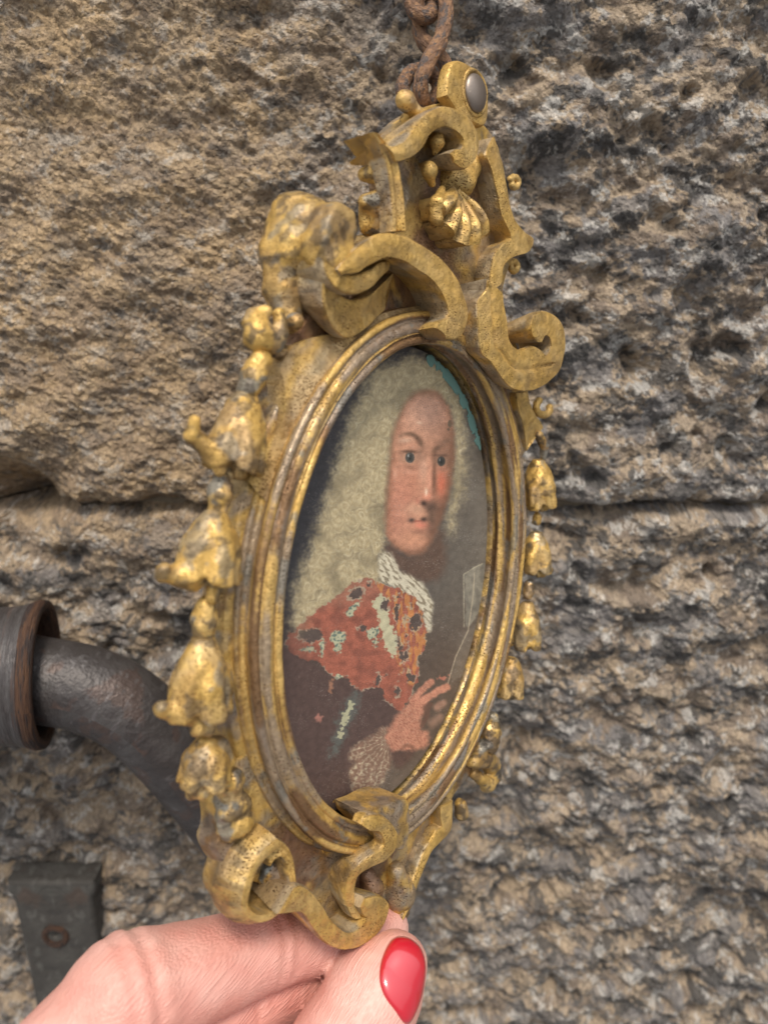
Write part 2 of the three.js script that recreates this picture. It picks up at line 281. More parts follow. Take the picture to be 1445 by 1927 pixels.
// ---------------------------------------------------------------- the frame
const frame = thing(new THREE.Group(), 'gilt_frame', 'small ornate worn gilt metal frame with oval opening, hanging from a rusty chain', 'picture frame');
frame.applyMatrix4(new THREE.Matrix4().makeBasis(FX, FY, FZ).setPosition(FC.clone().multiplyScalar(0.01)).premultiply(camera.matrixWorld));
const AI = 2.97, BI = 3.9;                                              // the lip of the oval opening
const oval = (t, d) => { const c = Math.cos(t), s = Math.sin(t), nx = BI * c, ny = AI * s, l = Math.hypot(nx, ny); return [AI * c + d * nx / l, BI * s + d * ny / l]; };
function ovalSweep(profile, n, k, a0 = 0, a1 = Math.PI * 2) {
  const pos = [], idx = [], q = profile.length, full = a1 - a0 > 6.28;
  for (let i = 0; i <= n; i++) { const t = a0 + (a1 - a0) * i / n; for (const [d, w] of profile) { const j = 0.008 * N(t * 9, d * 6, w * 6); const [x, y] = oval(t, d + j); pos.push(x, y, w + 0.01 * N(t * 7, d * 5, w * 5 + 4)); } }
  for (let i = 0; i < n; i++) for (let j = 0; j < q - 1; j++) { const a = i * q + j, b = a + q; idx.push(a, a + 1, b, a + 1, b + 1, b); }
  const g = new THREE.BufferGeometry(); g.setAttribute('position', new THREE.Float32BufferAttribute(pos, 3)); g.setIndex(idx);
  return finish(dress(g, k, 0));
}
const densify = (p, n) => { const c = new THREE.CatmullRomCurve3(p.map(([x, y]) => V3(x, y, 0)), false, 'centripetal'), o = []; for (let i = 0; i <= n; i++) { const q = c.getPoint(i / n); o.push([q.x, q.y]); } return o; };
const PROFILE = densify([[0.12, -0.05], [0.1, 0.08], [0.05, 0.1], [0.045, 0.15], [0.09, 0.22], [0.09, 0.33], [0.04, 0.42], [0.0, 0.46], [0.0, 0.52], [0.03, 0.555], [0.075, 0.56], [0.11, 0.54], [0.125, 0.515], [0.15, 0.525], [0.21, 0.555], [0.28, 0.56], [0.33, 0.535], [0.355, 0.49], [0.375, 0.485], [0.405, 0.515], [0.45, 0.525], [0.49, 0.5], [0.505, 0.45], [0.49, 0.39], [0.455, 0.34], [0.455, 0.28], [0.49, 0.25], [0.54, 0.245], [0.57, 0.22], [0.575, 0.08]], 84);
const ringTint = (x, y, z) => {                                          // rubbed gilding: streaks that run with the moulding
  const t = Math.atan2(y / BI, x / AI), r = Math.hypot(x / AI, y / BI), X = Math.cos(t), Y = Math.sin(t), M = (f, p) => N(X * f, Y * f, p);
  let c = mix3(C_GOLD, C_PALE, ss(-0.3, 0.3, M(5, r * 20 + z * 10)));
  c = mix3(c, C_BROWN, 0.95 * ss(-0.12, 0.22, M(2.2, r * 22 + z * 9 + 7) + 0.12 * M(13, r * 40 + z * 20) + 0.12 * M(80, r * 50 + z * 40)));
  c = mix3(c, C_DUST, 0.85 * ss(-0.08, 0.2, M(2.6, r * 19 + z * 8 + 34) + 0.15 * M(19, r * 40 + z * 20) + 0.1 * M(90, r * 60 + z * 40)));
  return mix3(c, C_LEAD, 0.6 * ss(0.36, 0.44, M(6, r * 14 + z * 6 + 60) + 0.2 * M(35, r * 40 + z * 20)));
};
part(ovalSweep(PROFILE, 640, ringTint), GILT, 'oval_moulding', frame);
part(ovalSweep(densify([[0.3, -0.42], [0.62, -0.4], [0.7, -0.3], [0.72, 0.05], [0.69, 0.14], [0.62, 0.17], [0.5, 0.175], [0.12, -0.02], [0.12, -0.4], [0.3, -0.42]], 60), 500, P_GROUND), GILT, 'side_plate', frame);

// the grounds behind the ornament
BOLE = [[...un(800, 530, 0.2), 1.0], [...un(825, 400, 0.2), 0.6], [...un(850, 300, 0.2), 0.6], [...un(880, 330, 0.2), 0.6], [...un(600, 610, 0.2), 0.7], [...un(690, 1640, 0.2), 0.7], [...un(560, 1600, 0.2), 0.6]].map(([x, y, , r]) => [x, y, r]);
const arc = (t0, t1, d, n = 14) => Array.from({ length: n + 1 }, (_, i) => oval(t0 + (t1 - t0) * i / n, d));
const U = (w, z, list) => list.map(([x, y]) => un(...z(x, y), w).slice(0, 2));
const tOf = (p) => Math.atan2(p[1] / BI, p[0] / AI);
{
  const edge = U(0.2, zI, [[538, 812], [537, 754], [533, 715], [527, 688], [556, 640], [585, 590], [612, 545], [640, 480], [690, 440], [738, 430], [737, 340], [722, 290], [735, 262], [780, 215], [835, 193], [890, 215], [935, 265], [950, 340], [962, 400], [992, 452], [965, 490], [948, 545], [955, 600], [985, 680], [992, 720], [1000, 760], [1020, 806], [1003, 832]]);
  part(plate([...edge, ...arc(tOf(edge[edge.length - 1]), tOf(edge[0]), 0.35)], 0.2, -0.3, { smooth: 4 }), GILT, 'crest_ground', frame);
  const low = U(0.19, zE, [[250, 130], [190, 250], [200, 420], [180, 520], [260, 640], [420, 700], [480, 820], [600, 830], [680, 930], [800, 985], [930, 940], [1000, 860], [1060, 858]]).concat(U(0.19, zK, [[90, 1770], [170, 1620], [250, 1400], [330, 1200], [400, 1090], [510, 970], [565, 890], [565, 700], [575, 610], [640, 520], [760, 320]]));
  part(plate([...low, ...arc(tOf(low[low.length - 1]), tOf(low[0]) , 0.35)], 0.19, -0.3, { smooth: 4 }), GILT, 'apron_ground', frame);
}
{
  const wing = (list, t0, t1, name) => {                                  // from the plate's edge up on to the oval moulding
    const n = 60, m = 16, E = catmull(list.map(([x, y, w]) => un(x, y, w)), n), pos = [], idx = [];
    for (let i = 0; i <= n; i++) { const [ix, iy] = oval(mix(t0, t1, i / n), 0.16), e = E[i]; pos.push(e.x, e.y, e.z - 0.35); for (let k = 0; k <= m; k++) { const q = k / m, h = e.z + (0.545 - e.z) * q ** 1.6; pos.push(mix(e.x, ix, q), mix(e.y, iy, q), h); } pos.push(ix, iy, 0.2); }
    const q = m + 3; for (let i = 0; i < n; i++) for (let k = 0; k < q - 1; k++) { const a = i * q + k, b = a + q; idx.push(a, b, a + 1, a + 1, b, b + 1); }
    const g = new THREE.BufferGeometry(); g.setAttribute('position', new THREE.Float32BufferAttribute(pos, 3)); g.setIndex(idx);
    const streak = (x, y, z) => { const c = ringTint(x, y, z * 0.4); return mix3(c, patina(x, y, z, P_FACE), 0.45); };
    part(finish(dress(g, streak, 0.012), 0.8), GILT, name, frame);
  };
  wing([[468, 905, 0.22], [500, 845, 0.24], [527, 800, 0.26], [537, 755, 0.28], [534, 715, 0.28], [530, 688, 0.28], [560, 648, 0.3], [605, 632, 0.3], [660, 622, 0.3], [720, 590, 0.3], [790, 575, 0.3]], 2.92, 1.62, 'wing');
}
// crest
const swell = (t) => 0.03 * Math.sin(Math.PI * t), hollow = (t) => -0.05 * Math.sin(Math.PI * t);
part(ribbon(zA, [[585, 650, 640, 735], [630, 662, 680, 728], [680, 640, 725, 705], [720, 590, 770, 660], [765, 525, 795, 618], [840, 482, 825, 588], [915, 490, 865, 575], [980, 540, 910, 590], [1017, 620, 940, 620], [1012, 700, 945, 650], [980, 752, 940, 672], [940, 762, 912, 675], [905, 735, 888, 692]], 0.85, 0.1, { face: swell, rim: 0.32 }), GILT, 'crest_scroll', frame);
part(ribbon(zA, [[530, 598, 562, 606], [565, 655, 625, 680], [600, 745, 655, 740], [616, 840, 668, 820], [626, 950, 682, 920], [628, 1045, 692, 1045]], 0.78, [0.2, 0.2, 0.45, 0.5, 0.5, 0.5], { face: hollow, rim: 0.26 }), GILT, 'crest_band', frame);
part(ribbon(zA, [[1085, 618, 1074, 624], [1112, 690, 1052, 700], [1138, 800, 1075, 775], [1155, 910, 1100, 880], [1180, 990, 1118, 970], [1225, 1050, 1160, 1075], [1268, 1086, 1120, 1110], [1240, 1140, 1085, 1160], [1165, 1168, 1072, 1210], [1130, 1205, 1068, 1260], [1125, 1270, 1070, 1320]], 0.6, -0.1, { face: swell }), GILT, 'crest_band', frame);
for (const pts of [[[846, 860, 0.5, 0.06], [826, 920, 0.55, 0.12], [818, 985, 0.5, 0.12]], [[800, 830, 0.5, 0.06], [788, 770, 0.58, 0.13]], [[815, 690, 0.5, 0.05], [825, 645, 0.55, 0.11], [830, 610, 0.5, 0.08]]])
  part(lump(zA, [pts], { k: 0.04, rough: 0.03, p: P_FACE }), GILT, 'shell_leaf', frame);
{ // the fluted shell: a fan of five ribs with a scalloped rim
  const O = un(...zA(918, 830), 0.45), pos = [], idx = [], nf = 90, nr = 22;
  for (let i = 0; i <= nf; i++) {
    const f = -0.98 + 1.96 * i / nf, rib = Math.sqrt(Math.abs(Math.cos(f * 8.0))), R = (1.02 - 0.2 * Math.abs(f) ** 1.5) * (0.9 + 0.1 * Math.sqrt(rib));
    for (let k = 0; k <= nr; k++) { const q = Math.min(k, nr - 3) / (nr - 3), rr = 0.1 + (R - 0.1) * q, over = k - (nr - 3), w = over > 0 ? [0, -0.09, -0.3, -0.5][over] : 0; pos.push(O[0] + rr * Math.sin(f + 0.06), O[1] - rr * Math.cos(f + 0.06), 0.42 + 0.26 * Math.sin(q * 2.2) + 0.3 * Math.min(1, q * 1.6) * (rib - 0.7) + w); }
  }
  for (let i = 0; i < nf; i++) for (let k = 0; k < nr; k++) { const a = i * (nr + 1) + k, b = a + nr + 1; idx.push(a, b, a + 1, a + 1, b, b + 1); }
  const g = new THREE.BufferGeometry(); g.setAttribute('position', new THREE.Float32BufferAttribute(pos, 3)); g.setIndex(idx);
  part(finish(dress(g, { brown: 0.5, dust: 0.2, lead: 0.2, dark: 0.5 }, 0.012), 0.5), GILT, 'shell', frame);
}
part(lump(zA, [[[880, 800, 0.25, 0.16], [930, 820, 0.25, 0.24], [960, 760, 0.2, 0.22], [1000, 690, 0.15, 0.2]], [[850, 700, 0.1, 0.15], [850, 850, 0.15, 0.15]]], { p: P_FACE }), GILT, 'shell_boss', frame);
part(lump(zA, [[[680, 455, 0.3, 0.15]], [[700, 480, 0.3, 0.11], [745, 520, 0.35, 0.09]], [[690, 545, 0.1, 0.12], [750, 560, 0.15, 0.12]]], { p: P_RELIEF }), GILT, 'crest_knob', frame);
part(lump(zA, [[[495, 790, 0.25, 0.1], [545, 785, 0.4, 0.13], [605, 830, 0.55, 0.12], [612, 880, 0.55, 0.08]], [[500, 915, 0.3, 0.11], [550, 915, 0.42, 0.13], [605, 950, 0.5, 0.14]], [[505, 940, 0.2, 0.12], [515, 1020, 0.2, 0.13], [590, 1030, 0.4, 0.16]], [[560, 960, 0.4, 0.12], [570, 1030, 0.35, 0.12]]], { k: 0.1, p: P_RELIEF }), GILT, 'crest_leaf', frame);
for (const c of [[zA, 1172, 830, 30, 0.05, 0.0], [zB, 1150, 378, 26, 0.05, 0.15]]) {
  const [z, x, y, r, t, w] = c, ch = []; for (let i = 0; i <= 9; i++) { const a = -2.4 + i * 0.62, q = r * (1 - i * 0.06); ch.push([x + q * 0.8 * Math.cos(a), y + q * Math.sin(a), w, t + 0.01]); }
  part(lump(z, [ch], { k: 0.02, rough: 0.01, p: P_FACE }), GILT, 'side_curl', frame);
}
// the lug with its rivet
{
  const lug = part(plate(U(0.45, zA, [[872, 430], [880, 340], [905, 275], [960, 278], [1030, 335], [1060, 420], [1062, 520], [1045, 570], [1000, 560], [930, 520]]), 0.45, 0.18, { k: P_FACE, bevel: 0.1 }), GILT, 'hanging_lug', frame);
  const c = un(...zA(990, 424), 0.42), dome = new THREE.SphereGeometry(0.29, 40, 20); dome.scale(1, 1.02, 0.42); dome.translate(c[0], c[1], c[2] + 0.03);
  const rim = new THREE.TorusGeometry(0.34, 0.035, 12, 48); rim.translate(c[0], c[1], 0.435);
  rim.deleteAttribute('normal');
  part(finish(dress(dome, () => [1, 1, 1], 0.004)), new THREE.MeshStandardMaterial({ color: new THREE.Color().setRGB(0.23, 0.19, 0.16), roughness: 0.42, metalness: 0.75, bumpMap: goldBump, bumpScale: 0.00004 }), 'rivet', lug);
  part(finish(dress(rim, P_FACE, 0.02)), GILT, 'rivet_collar', lug);
}
// left scrolls
part(ribbon(zB, [[430, 385, 445, 408], [480, 325, 520, 398], [540, 275, 560, 372], [620, 240, 620, 342], [700, 245, 680, 345], [780, 285, 750, 380], [860, 345, 812, 425], [920, 420, 862, 485], [955, 500, 884, 545], [970, 580, 886, 580], [955, 640, 868, 592], [920, 676, 848, 604], [880, 676, 840, 626]], 0.95, 0.15, { face: swell, rim: 0.27 }), GILT, 'arch_scroll', frame);
part(ribbon(zB, [[372, 300, 425, 372], [382, 395, 450, 402], [425, 462, 500, 408], [490, 492, 560, 390], [560, 468, 600, 362], [640, 392, 640, 350]], [0.85, 0.86, 0.86, 0.85, 0.8, 0.7], 0.1, { face: swell }), GILT, 'trough_scroll', frame);
part(ribbon(zB, [[370, 400, 373, 370], [370, 500, 402, 440], [386, 575, 440, 487], [430, 645, 497, 512], [480, 668, 562, 492], [560, 620, 620, 440], [620, 560, 660, 400]], [0.72, 0.7, 0.66, 0.62, 0.58, 0.5, 0.4], 0.05, { face: hollow }), GILT, 'trough_scroll', frame);
{ // a roll whose front end is cut flat, with a tail running down its back
  const roll = [cone([-3.06, 4.5, 0.9], [-3.0, 4.55, -0.1], 0.3, 0.4), cone([-3.03, 4.78, 0.9], [-2.95, 4.97, -0.1], 0.27, 0.42), cone([-3.0, 4.5, -0.12], un(532, 540, -0.1), 0.38, 0.26), cone(un(532, 540, -0.1), un(548, 600, 0.05), 0.26, 0.15), cone(un(548, 600, 0.05), un(562, 622, 0.1), 0.15, 0.12), cone(un(590, 470, 0.5), un(605, 500, 0.6), 0.12, 0.1)];
  const f = (x, y, z) => { let d = 1e9; for (const g of roll) d = smin(d, g(x, y, z), 0.16); d += 0.07 * Math.exp(-(((z - 0.42 - 0.15 * (y - 4.6)) / 0.14) ** 2)); d = -smin(-d, -(z - 0.9 + 0.25 * Math.max(0, 0.2 - Math.hypot(x + 2.95, y - 4.62))), 0.06); return d + (Math.abs(d) < 0.2 ? 0.035 * fbm(x * 3, y * 3, z * 3, 2) + 0.012 * N(x * 2, y * 14, z * 3) : 0); };
  part(finish(dress(net(f, [-4.3, 2.9, -0.7], [-2.3, 5.65, 1.05], 0.032), P_ROLL, 0)), GILT, 'corner_volute', frame);
}
part(lump(zI, [[[480, 610, 0.2, 0.17], [488, 632, 0.25, 0.2], [510, 640, 0.3, 0.16]], [[478, 592, 0.2, 0.1], [500, 588, 0.28, 0.09]], [[525, 590, 0.3, 0.08], [528, 630, 0.35, 0.1], [520, 655, 0.3, 0.07]], [[555, 605, 0.3, 0.12]], [[505, 660, 0.15, 0.1], [545, 665, 0.15, 0.1]]], { k: 0.06, rough: 0.04 }), GILT, 'corner_knob', frame);
// right scroll
part(ribbon(zF, [[215, -60, 225, -135], [160, 20, 330, -40], [156, 80, 345, 40], [160, 200, 368, 150], [175, 390, 380, 280], [250, 470, 400, 335], [330, 590, 435, 368], [395, 655, 475, 378], [480, 680, 520, 362], [570, 668, 560, 350], [660, 622, 605, 375], [745, 530, 655, 420], [785, 400, 686, 360], [788, 290, 680, 305], [765, 195, 664, 280], [715, 130, 652, 275], [640, 97, 642, 280], [575, 118, 636, 292], [545, 190, 630, 306], [550, 265, 626, 318], [590, 325, 622, 326]], 0.9, 0.05, { n: 150, m: 20, face: (t, s) => s < 0.55 ? 0.03 * Math.sin(Math.PI * t) - 0.07 * Math.exp(-(((t - 0.52) / 0.09) ** 2)) : 0.02 * Math.sin(Math.PI * t) }), GILT, 'right_volute', frame);
part(ribbon(zF, [[430, 690, 510, 690], [440, 790, 520, 770], [470, 880, 575, 850], [490, 960, 628, 935], [500, 1050, 600, 975], [505, 1110, 520, 1090]], [0.35, 0.35, 0.33, 0.33, 0.3, 0.25], -0.15, { face: hollow }), GILT, 'side_leaf', frame);
{ const ch = []; for (let i = 0; i <= 10; i++) { const a = -2.2 - i * 0.42 + Math.PI * 2; const q = 62 * (1 - i * 0.035); ch.push([628 + q * Math.cos(a), 800 + 1.05 * q * Math.sin(a), 0.15, 0.075]); } part(lump(zF, [ch], { k: 0.02, rough: 0.015, p: P_FACE }), GILT, 'side_curl', frame); }
part(lump(zF, [[[590, 1000, 0.3, 0.1], [630, 1080, 0.3, 0.09], [625, 1160, 0.28, 0.07]]], { k: 0.03 }), GILT, 'garland_stem', frame);

// bell-flower garlands: neck, body, tip that curls outwards, two small petals
function husk(zoom, neck, body, tip, petals, o = {}) {
  const w = o.w ?? 0.25, n = un(...zoom(...neck), w), b = un(...zoom(...body), w), t = un(...zoom(...tip), w - 0.05), r = o.r ?? 0.34;
  const ax = [b[0] - n[0], b[1] - n[1]], L = Math.hypot(...ax); ax[0] /= L; ax[1] /= L;
  const fs = petals.map(([x0, y0, x1, y1, pr2]) => cone(un(...zoom(x0, y0), w + 0.05), un(...zoom(x1, y1), w + 0.1), pr2, pr2 * 0.75));
  const tipF = cone([mix(b[0], t[0], 0.35), mix(b[1], t[1], 0.35), w], t, r * 0.42, r * 0.22), up = cone(t, [t[0] - 0.03, t[1] + (o.hook ?? 0.1), w], r * 0.22, r * 0.17);
  const f = (x, y, z) => {
    const dx = x - n[0], dy = y - n[1], dz = z - w, s = dx * ax[0] + dy * ax[1], q = -dx * ax[1] + dy * ax[0], a = Math.atan2(dz, q), k = cl(s / L);
    const seam = Math.abs(Math.cos(2.5 * a + 0.5)) ** 7, R = r * (0.3 + 0.64 * Math.sin(Math.min(k * 2.1, Math.PI / 2)) + 0.06 * ss(0.75, 1, k) - 0.17 * seam * ss(0.3, 0.75, k));
    let d = Math.max((Math.hypot(q, dz) - R) * 0.75, -s, s - L * (1.05 - 0.12 * seam)); d = Math.max(d, -Math.max(Math.hypot(q, dz) - R + 0.09, L * 0.84 - s));
    d = smin(d, tipF(x, y, z), 0.1); d = smin(d, up(x, y, z), 0.06);
    for (const p of fs) d = smin(d, p(x, y, z), 0.05);
    return d + (Math.abs(d) < 0.2 ? 0.02 * fbm(x * 5, y * 3, z * 5, 3) + 0.006 * N(x * 16, y * 5, z * 16) : 0);
  };
  const [lo, hi] = bounds([n, b, t, ...petals.map((p) => un(...zoom(p[2], p[3]), w))], r + 0.15);
  return part(finish(dress(net(f, lo, hi, o.h ?? 0.028), o.p ?? P_ROLL, 0)), GILT, 'bell_flower', frame);
}
const bead = (zoom, pts, o = {}) => part(lump(zoom, [pts], { k: 0.05, rough: 0.03, ...o }), GILT, 'garland_bead', frame);
bead(zI, [[492, 678, 0.28, 0.14], [478, 706, 0.26, 0.165], [466, 736, 0.25, 0.15]]);
husk(zI, [466, 738], [438, 880], [362, 820], [[455, 850, 450, 890, 0.12], [470, 860, 492, 875, 0.09], [410, 860, 415, 885, 0.1]], { r: 0.4, hook: 0.18 });
bead(zI, [[418, 905, 0.22, 0.12], [415, 928, 0.2, 0.165], [410, 958, 0.2, 0.12]]);
husk(zI, [407, 960], [388, 1090], [308, 1078], [[430, 1050, 448, 1085, 0.1], [405, 1060, 400, 1125, 0.12], [415, 1060, 422, 1110, 0.08]], { r: 0.43, hook: 0.06 });
bead(zI, [[388, 1140, 0.22, 0.13], [385, 1168, 0.2, 0.16], [383, 1197, 0.2, 0.14]]);
husk(zI, [382, 1200], [375, 1340], [306, 1334], [[395, 1310, 392, 1370, 0.14], [420, 1260, 432, 1300, 0.1], [375, 1340, 372, 1375, 0.12]], { r: 0.42, hook: 0.04 });
husk(zI, [390, 1385], [385, 1470], [362, 1492], [[375, 1440, 380, 1490, 0.14], [415, 1400, 430, 1430, 0.12]], { r: 0.36, hook: 0.03, w: 0.2 });
part(lump(zE, [[[250, 175, 0.25, 0.17]], [[220, 240, 0.15, 0.16], [260, 250, 0.2, 0.14]], [[235, 320, 0.2, 0.2], [300, 290, 0.25, 0.14]], [[240, 400, 0.2, 0.2], [290, 380, 0.25, 0.16], [330, 360, 0.2, 0.1]]], { k: 0.1, rough: 0.05 }), GILT, 'garland_end', frame);
husk(zF, [585, 1175], [590, 1500], [660, 1490], [[540, 1400, 545, 1500, 0.08], [600, 1420, 610, 1530, 0.08]], { r: 0.4, hook: 0.02, w: 0.2 });
bead(zF, [[578, 1585, 0.2, 0.09], [576, 1620, 0.2, 0.1]]);
husk(zH, [735, 0], [725, 235], [810, 235], [[700, 150, 700, 240, 0.08], [745, 180, 745, 265, 0.08]], { r: 0.38, hook: 0.02, w: 0.2 });
bead(zH, [[690, 320, 0.2, 0.1], [690, 360, 0.2, 0.11], [680, 385, 0.2, 0.1]]);
husk(zH, [680, 425], [665, 690], [695, 640], [[650, 600, 655, 710, 0.08]], { r: 0.36, hook: 0.0, w: 0.2 });
husk(zH, [590, 760], [565, 985], [595, 960], [[545, 900, 545, 1000, 0.08]], { r: 0.34, hook: 0.0, w: 0.2 });
part(lump(zH, [[[470, 1120, 0.2, 0.12], [460, 1200, 0.25, 0.2], [440, 1290, 0.25, 0.22]]], { rough: 0.05 }), GILT, 'garland_end', frame);
part(lump(zK, [[[760, 260, 0.25, 0.16], [850, 230, 0.2, 0.2], [930, 290, 0.15, 0.18], [955, 400, 0.1, 0.15], [900, 480, 0.15, 0.16], [830, 430, 0.2, 0.1], [760, 380, 0.2, 0.1]], [[820, 150, 0.2, 0.18], [900, 60, 0.2, 0.16]], [[640, 680, 0.2, 0.12], [650, 770, 0.15, 0.14]]], { k: 0.08, rough: 0.04 }), GILT, 'lower_volute', frame);
// bottom
part(ribbon(zE, [[475, 462, 492, 498], [405, 518, 428, 550], [352, 590, 378, 612], [322, 668, 352, 682], [303, 745, 336, 740], [298, 800, 330, 782], [328, 850, 352, 815], [388, 872, 398, 832], [450, 850, 440, 812], [512, 795, 482, 772], [538, 722, 506, 718]], 0.6, -0.3, { rim: 0.9, bulge: 0.13, n: 110, wall: { brown: 0.5, dust: 0.25, lead: 0.35, dark: 0.6 } }), GILT, 'lower_volute', frame);
part(ribbon(zE, [[415, 545, 440, 600], [430, 500, 460, 570], [470, 465, 495, 555], [520, 490, 515, 580], [552, 560, 525, 620], [565, 650, 535, 690], [560, 740, 530, 750], [530, 810, 480, 810]], [0.5, 0.52, 0.55, 0.58, 0.6, 0.62, 0.62, 0.6], 0.1, { face: hollow }), GILT, 'volute_rim', frame);
part(lump(zE, [[[450, 760, 0.25, 0.12], [490, 710, 0.3, 0.12], [480, 640, 0.3, 0.1], [430, 610, 0.25, 0.08], [395, 660, 0.2, 0.07]]], { k: 0.1, rough: 0.03, p: { brown: 0.4, dust: 1, lead: 1, dark: 0.4 } }), GILT, 'volute_curl', frame);
part(ribbon(zE, [[480, 832, 555, 705], [540, 824, 590, 690], [600, 828, 640, 722], [640, 890, 685, 775], [690, 955, 725, 840], [770, 1000, 770, 890], [850, 995, 815, 920], [930, 950, 860, 905], [990, 880, 898, 860], [1015, 810, 903, 845], [1005, 760, 895, 838], [960, 740, 885, 825], [900, 752, 878, 800]], 0.78, -0.2, { face: swell }), GILT, 'apron_scroll', frame);
part(ribbon(zE, [[885, 395, 925, 425], [905, 355, 950, 425], [960, 345, 970, 430], [1020, 375, 985, 460], [1058, 440, 990, 490], [1050, 510, 975, 520], [1000, 565, 930, 545], [930, 600, 870, 590], [870, 640, 820, 650], [850, 700, 800, 720], [855, 770, 808, 780], [880, 805, 830, 835], [885, 835, 850, 852]], [0.95, 0.95, 0.95, 0.95, 0.95, 0.94, 0.88, 0.78, 0.68, 0.62, 0.62, 0.66, 0.68], [0.72, 0.72, 0.72, 0.72, 0.7, 0.6, 0.45, 0.32, 0.25, 0.2, 0.2, 0.25, 0.3], { face: swell, rim: 0.2 }), GILT, 'strap', frame);
part(plate(U(0.82, zE, [[900, 338], [960, 315], [1030, 278], [1095, 266], [1116, 292], [1120, 390], [1112, 480], [1090, 516], [1056, 520], [1010, 500], [960, 440], [910, 385]]), 0.82, 0.1, { k: { brown: 0.3, dust: 0.9, lead: 0.3, dark: 0.3 }, bevel: 0.09 }), GILT, 'clasp', frame);
part(lump(zE, [[[900, 640, 0.2, 0.16], [930, 700, 0.3, 0.16], [900, 780, 0.35, 0.12]], [[1040, 620, 0.25, 0.18], [1060, 720, 0.25, 0.26], [1050, 810, 0.15, 0.22]]], { k: 0.15, p: P_GROUND }), GILT, 'apron_boss', frame);
part(ribbon(zK, [[575, 640, 450, 700], [575, 800, 455, 800], [568, 905, 468, 892], [515, 985, 430, 935], [395, 1110, 340, 1080], [340, 1210, 285, 1170], [270, 1380, 215, 1360], [225, 1510, 180, 1460], [180, 1640, 145, 1580], [100, 1785, 88, 1770]], 0.45, -0.2, { face: swell }), GILT, 'apron_band', frame);
{
  const sh = new THREE.Shape(); sh.absellipse(0, 0, 3.2, 4.15, 0, Math.PI * 2);
  const g = new THREE.ExtrudeGeometry(sh, { depth: 0.1, bevelEnabled: false, curveSegments: 80 }); g.translate(0, 0, -0.4); g.scale(0.01, 0.01, 0.01);
  part(g, new THREE.MeshStandardMaterial({ color: new THREE.Color().setRGB(0.045, 0.038, 0.032), roughness: 0.9, bumpMap: goldBump, bumpScale: 0.0003 }), 'backing_board', frame);
}
// twisted wire behind the moulding
{
  const pts = [[478, 880, -0.15], [462, 925, -0.2], [447, 985, -0.2], [436, 1040, -0.2], [428, 1110, -0.2], [421, 1180, -0.2], [419, 1240, -0.2]].map((p) => V3(...un(...p)).multiplyScalar(0.01)), c = new THREE.CatmullRomCurve3(pts), gs = [];
  for (const ph of [0, Math.PI]) { const q = []; for (let i = 0; i <= 90; i++) { const p = c.getPoint(i / 90), a = i * 0.75 + ph; q.push(V3(p.x + 0.00028 * Math.cos(a), p.y, p.z + 0.00028 * Math.sin(a))); } gs.push(new THREE.TubeGeometry(new THREE.CatmullRomCurve3(q), 220, 0.00035, 6)); }
  part(mergeGeometries(gs), new THREE.MeshStandardMaterial({ color: new THREE.Color().setRGB(0.34, 0.31, 0.26), roughness: 0.6, metalness: 0.4, bumpMap: goldBump, bumpScale: 0.0002 }), 'binding_wire', frame);
}

// ---------------------------------------------------------------- the painted oval plate
const PA = 2.89, PB = 3.87, PU = -0.045;
const g1 = Z(520, 620, 3.284), g2 = Z(500, 1040, 3.141);
function shape(zoom, pts, smooth = 3) {                                  // closed smooth outline -> signed distance in the tracing's pixels
  const q = smooth > 1 ? new THREE.CatmullRomCurve3(pts.map((p) => V3(...zoom(...p), 0)), true, 'centripetal').getPoints(pts.length * smooth).slice(0, -1).map((p) => [p.x, p.y]) : pts.map((p) => zoom(...p));
  let x0 = 1e9, x1 = -1e9, y0 = 1e9, y1 = -1e9; for (const [x, y] of q) { x0 = Math.min(x0, x); x1 = Math.max(x1, x); y0 = Math.min(y0, y); y1 = Math.max(y1, y); }
  return (x, y) => {
    if (x < x0 - 30 || x > x1 + 30 || y < y0 - 30 || y > y1 + 30) return 99;
    let d = 1e9, s = 1;
    for (let i = 0, j = q.length - 1; i < q.length; j = i++) {
      const ax = q[i][0], ay = q[i][1], ex = q[j][0] - ax, ey = q[j][1] - ay, wx = x - ax, wy = y - ay, t = cl((wx * ex + wy * ey) / (ex * ex + ey * ey)), bx = wx - ex * t, by = wy - ey * t; d = Math.min(d, bx * bx + by * by);
      const a = y >= ay, b = y < q[j][1], c = ex * wy > ey * wx; if ((a && b && c) || (!a && !b && !c)) s = -s;
    }
    return s * Math.sqrt(d);
  };
}
const oval2 = (zoom, cx, cy, rx, ry, rot = 0) => { const [x0, y0] = zoom(cx, cy), [x1] = zoom(cx + rx, cy), [, y1] = zoom(cx, cy + ry), a = x1 - x0, b = y1 - y0, c = Math.cos(rot), s = Math.sin(rot), m = Math.min(a, b); return (x, y) => { const dx = x - x0, dy = y - y0, p = (dx * c + dy * s) / a, q = (-dx * s + dy * c) / b; return (Math.hypot(p, q) - 1) * m; }; };
const line = (zoom, pts, r) => { const q = pts.map((p) => zoom(...p)); return (x, y) => { let d = 1e9; for (let i = 0; i + 1 < q.length; i++) { const [ax, ay] = q[i], ex = q[i + 1][0] - ax, ey = q[i + 1][1] - ay, t = cl(((x - ax) * ex + (y - ay) * ey) / (ex * ex + ey * ey)); d = Math.min(d, Math.hypot(x - ax - ex * t, y - ay - ey * t)); } return d - r; }; };
const gm = Z(720, 720, 5.669), gn = Z(640, 1240, 6.568);
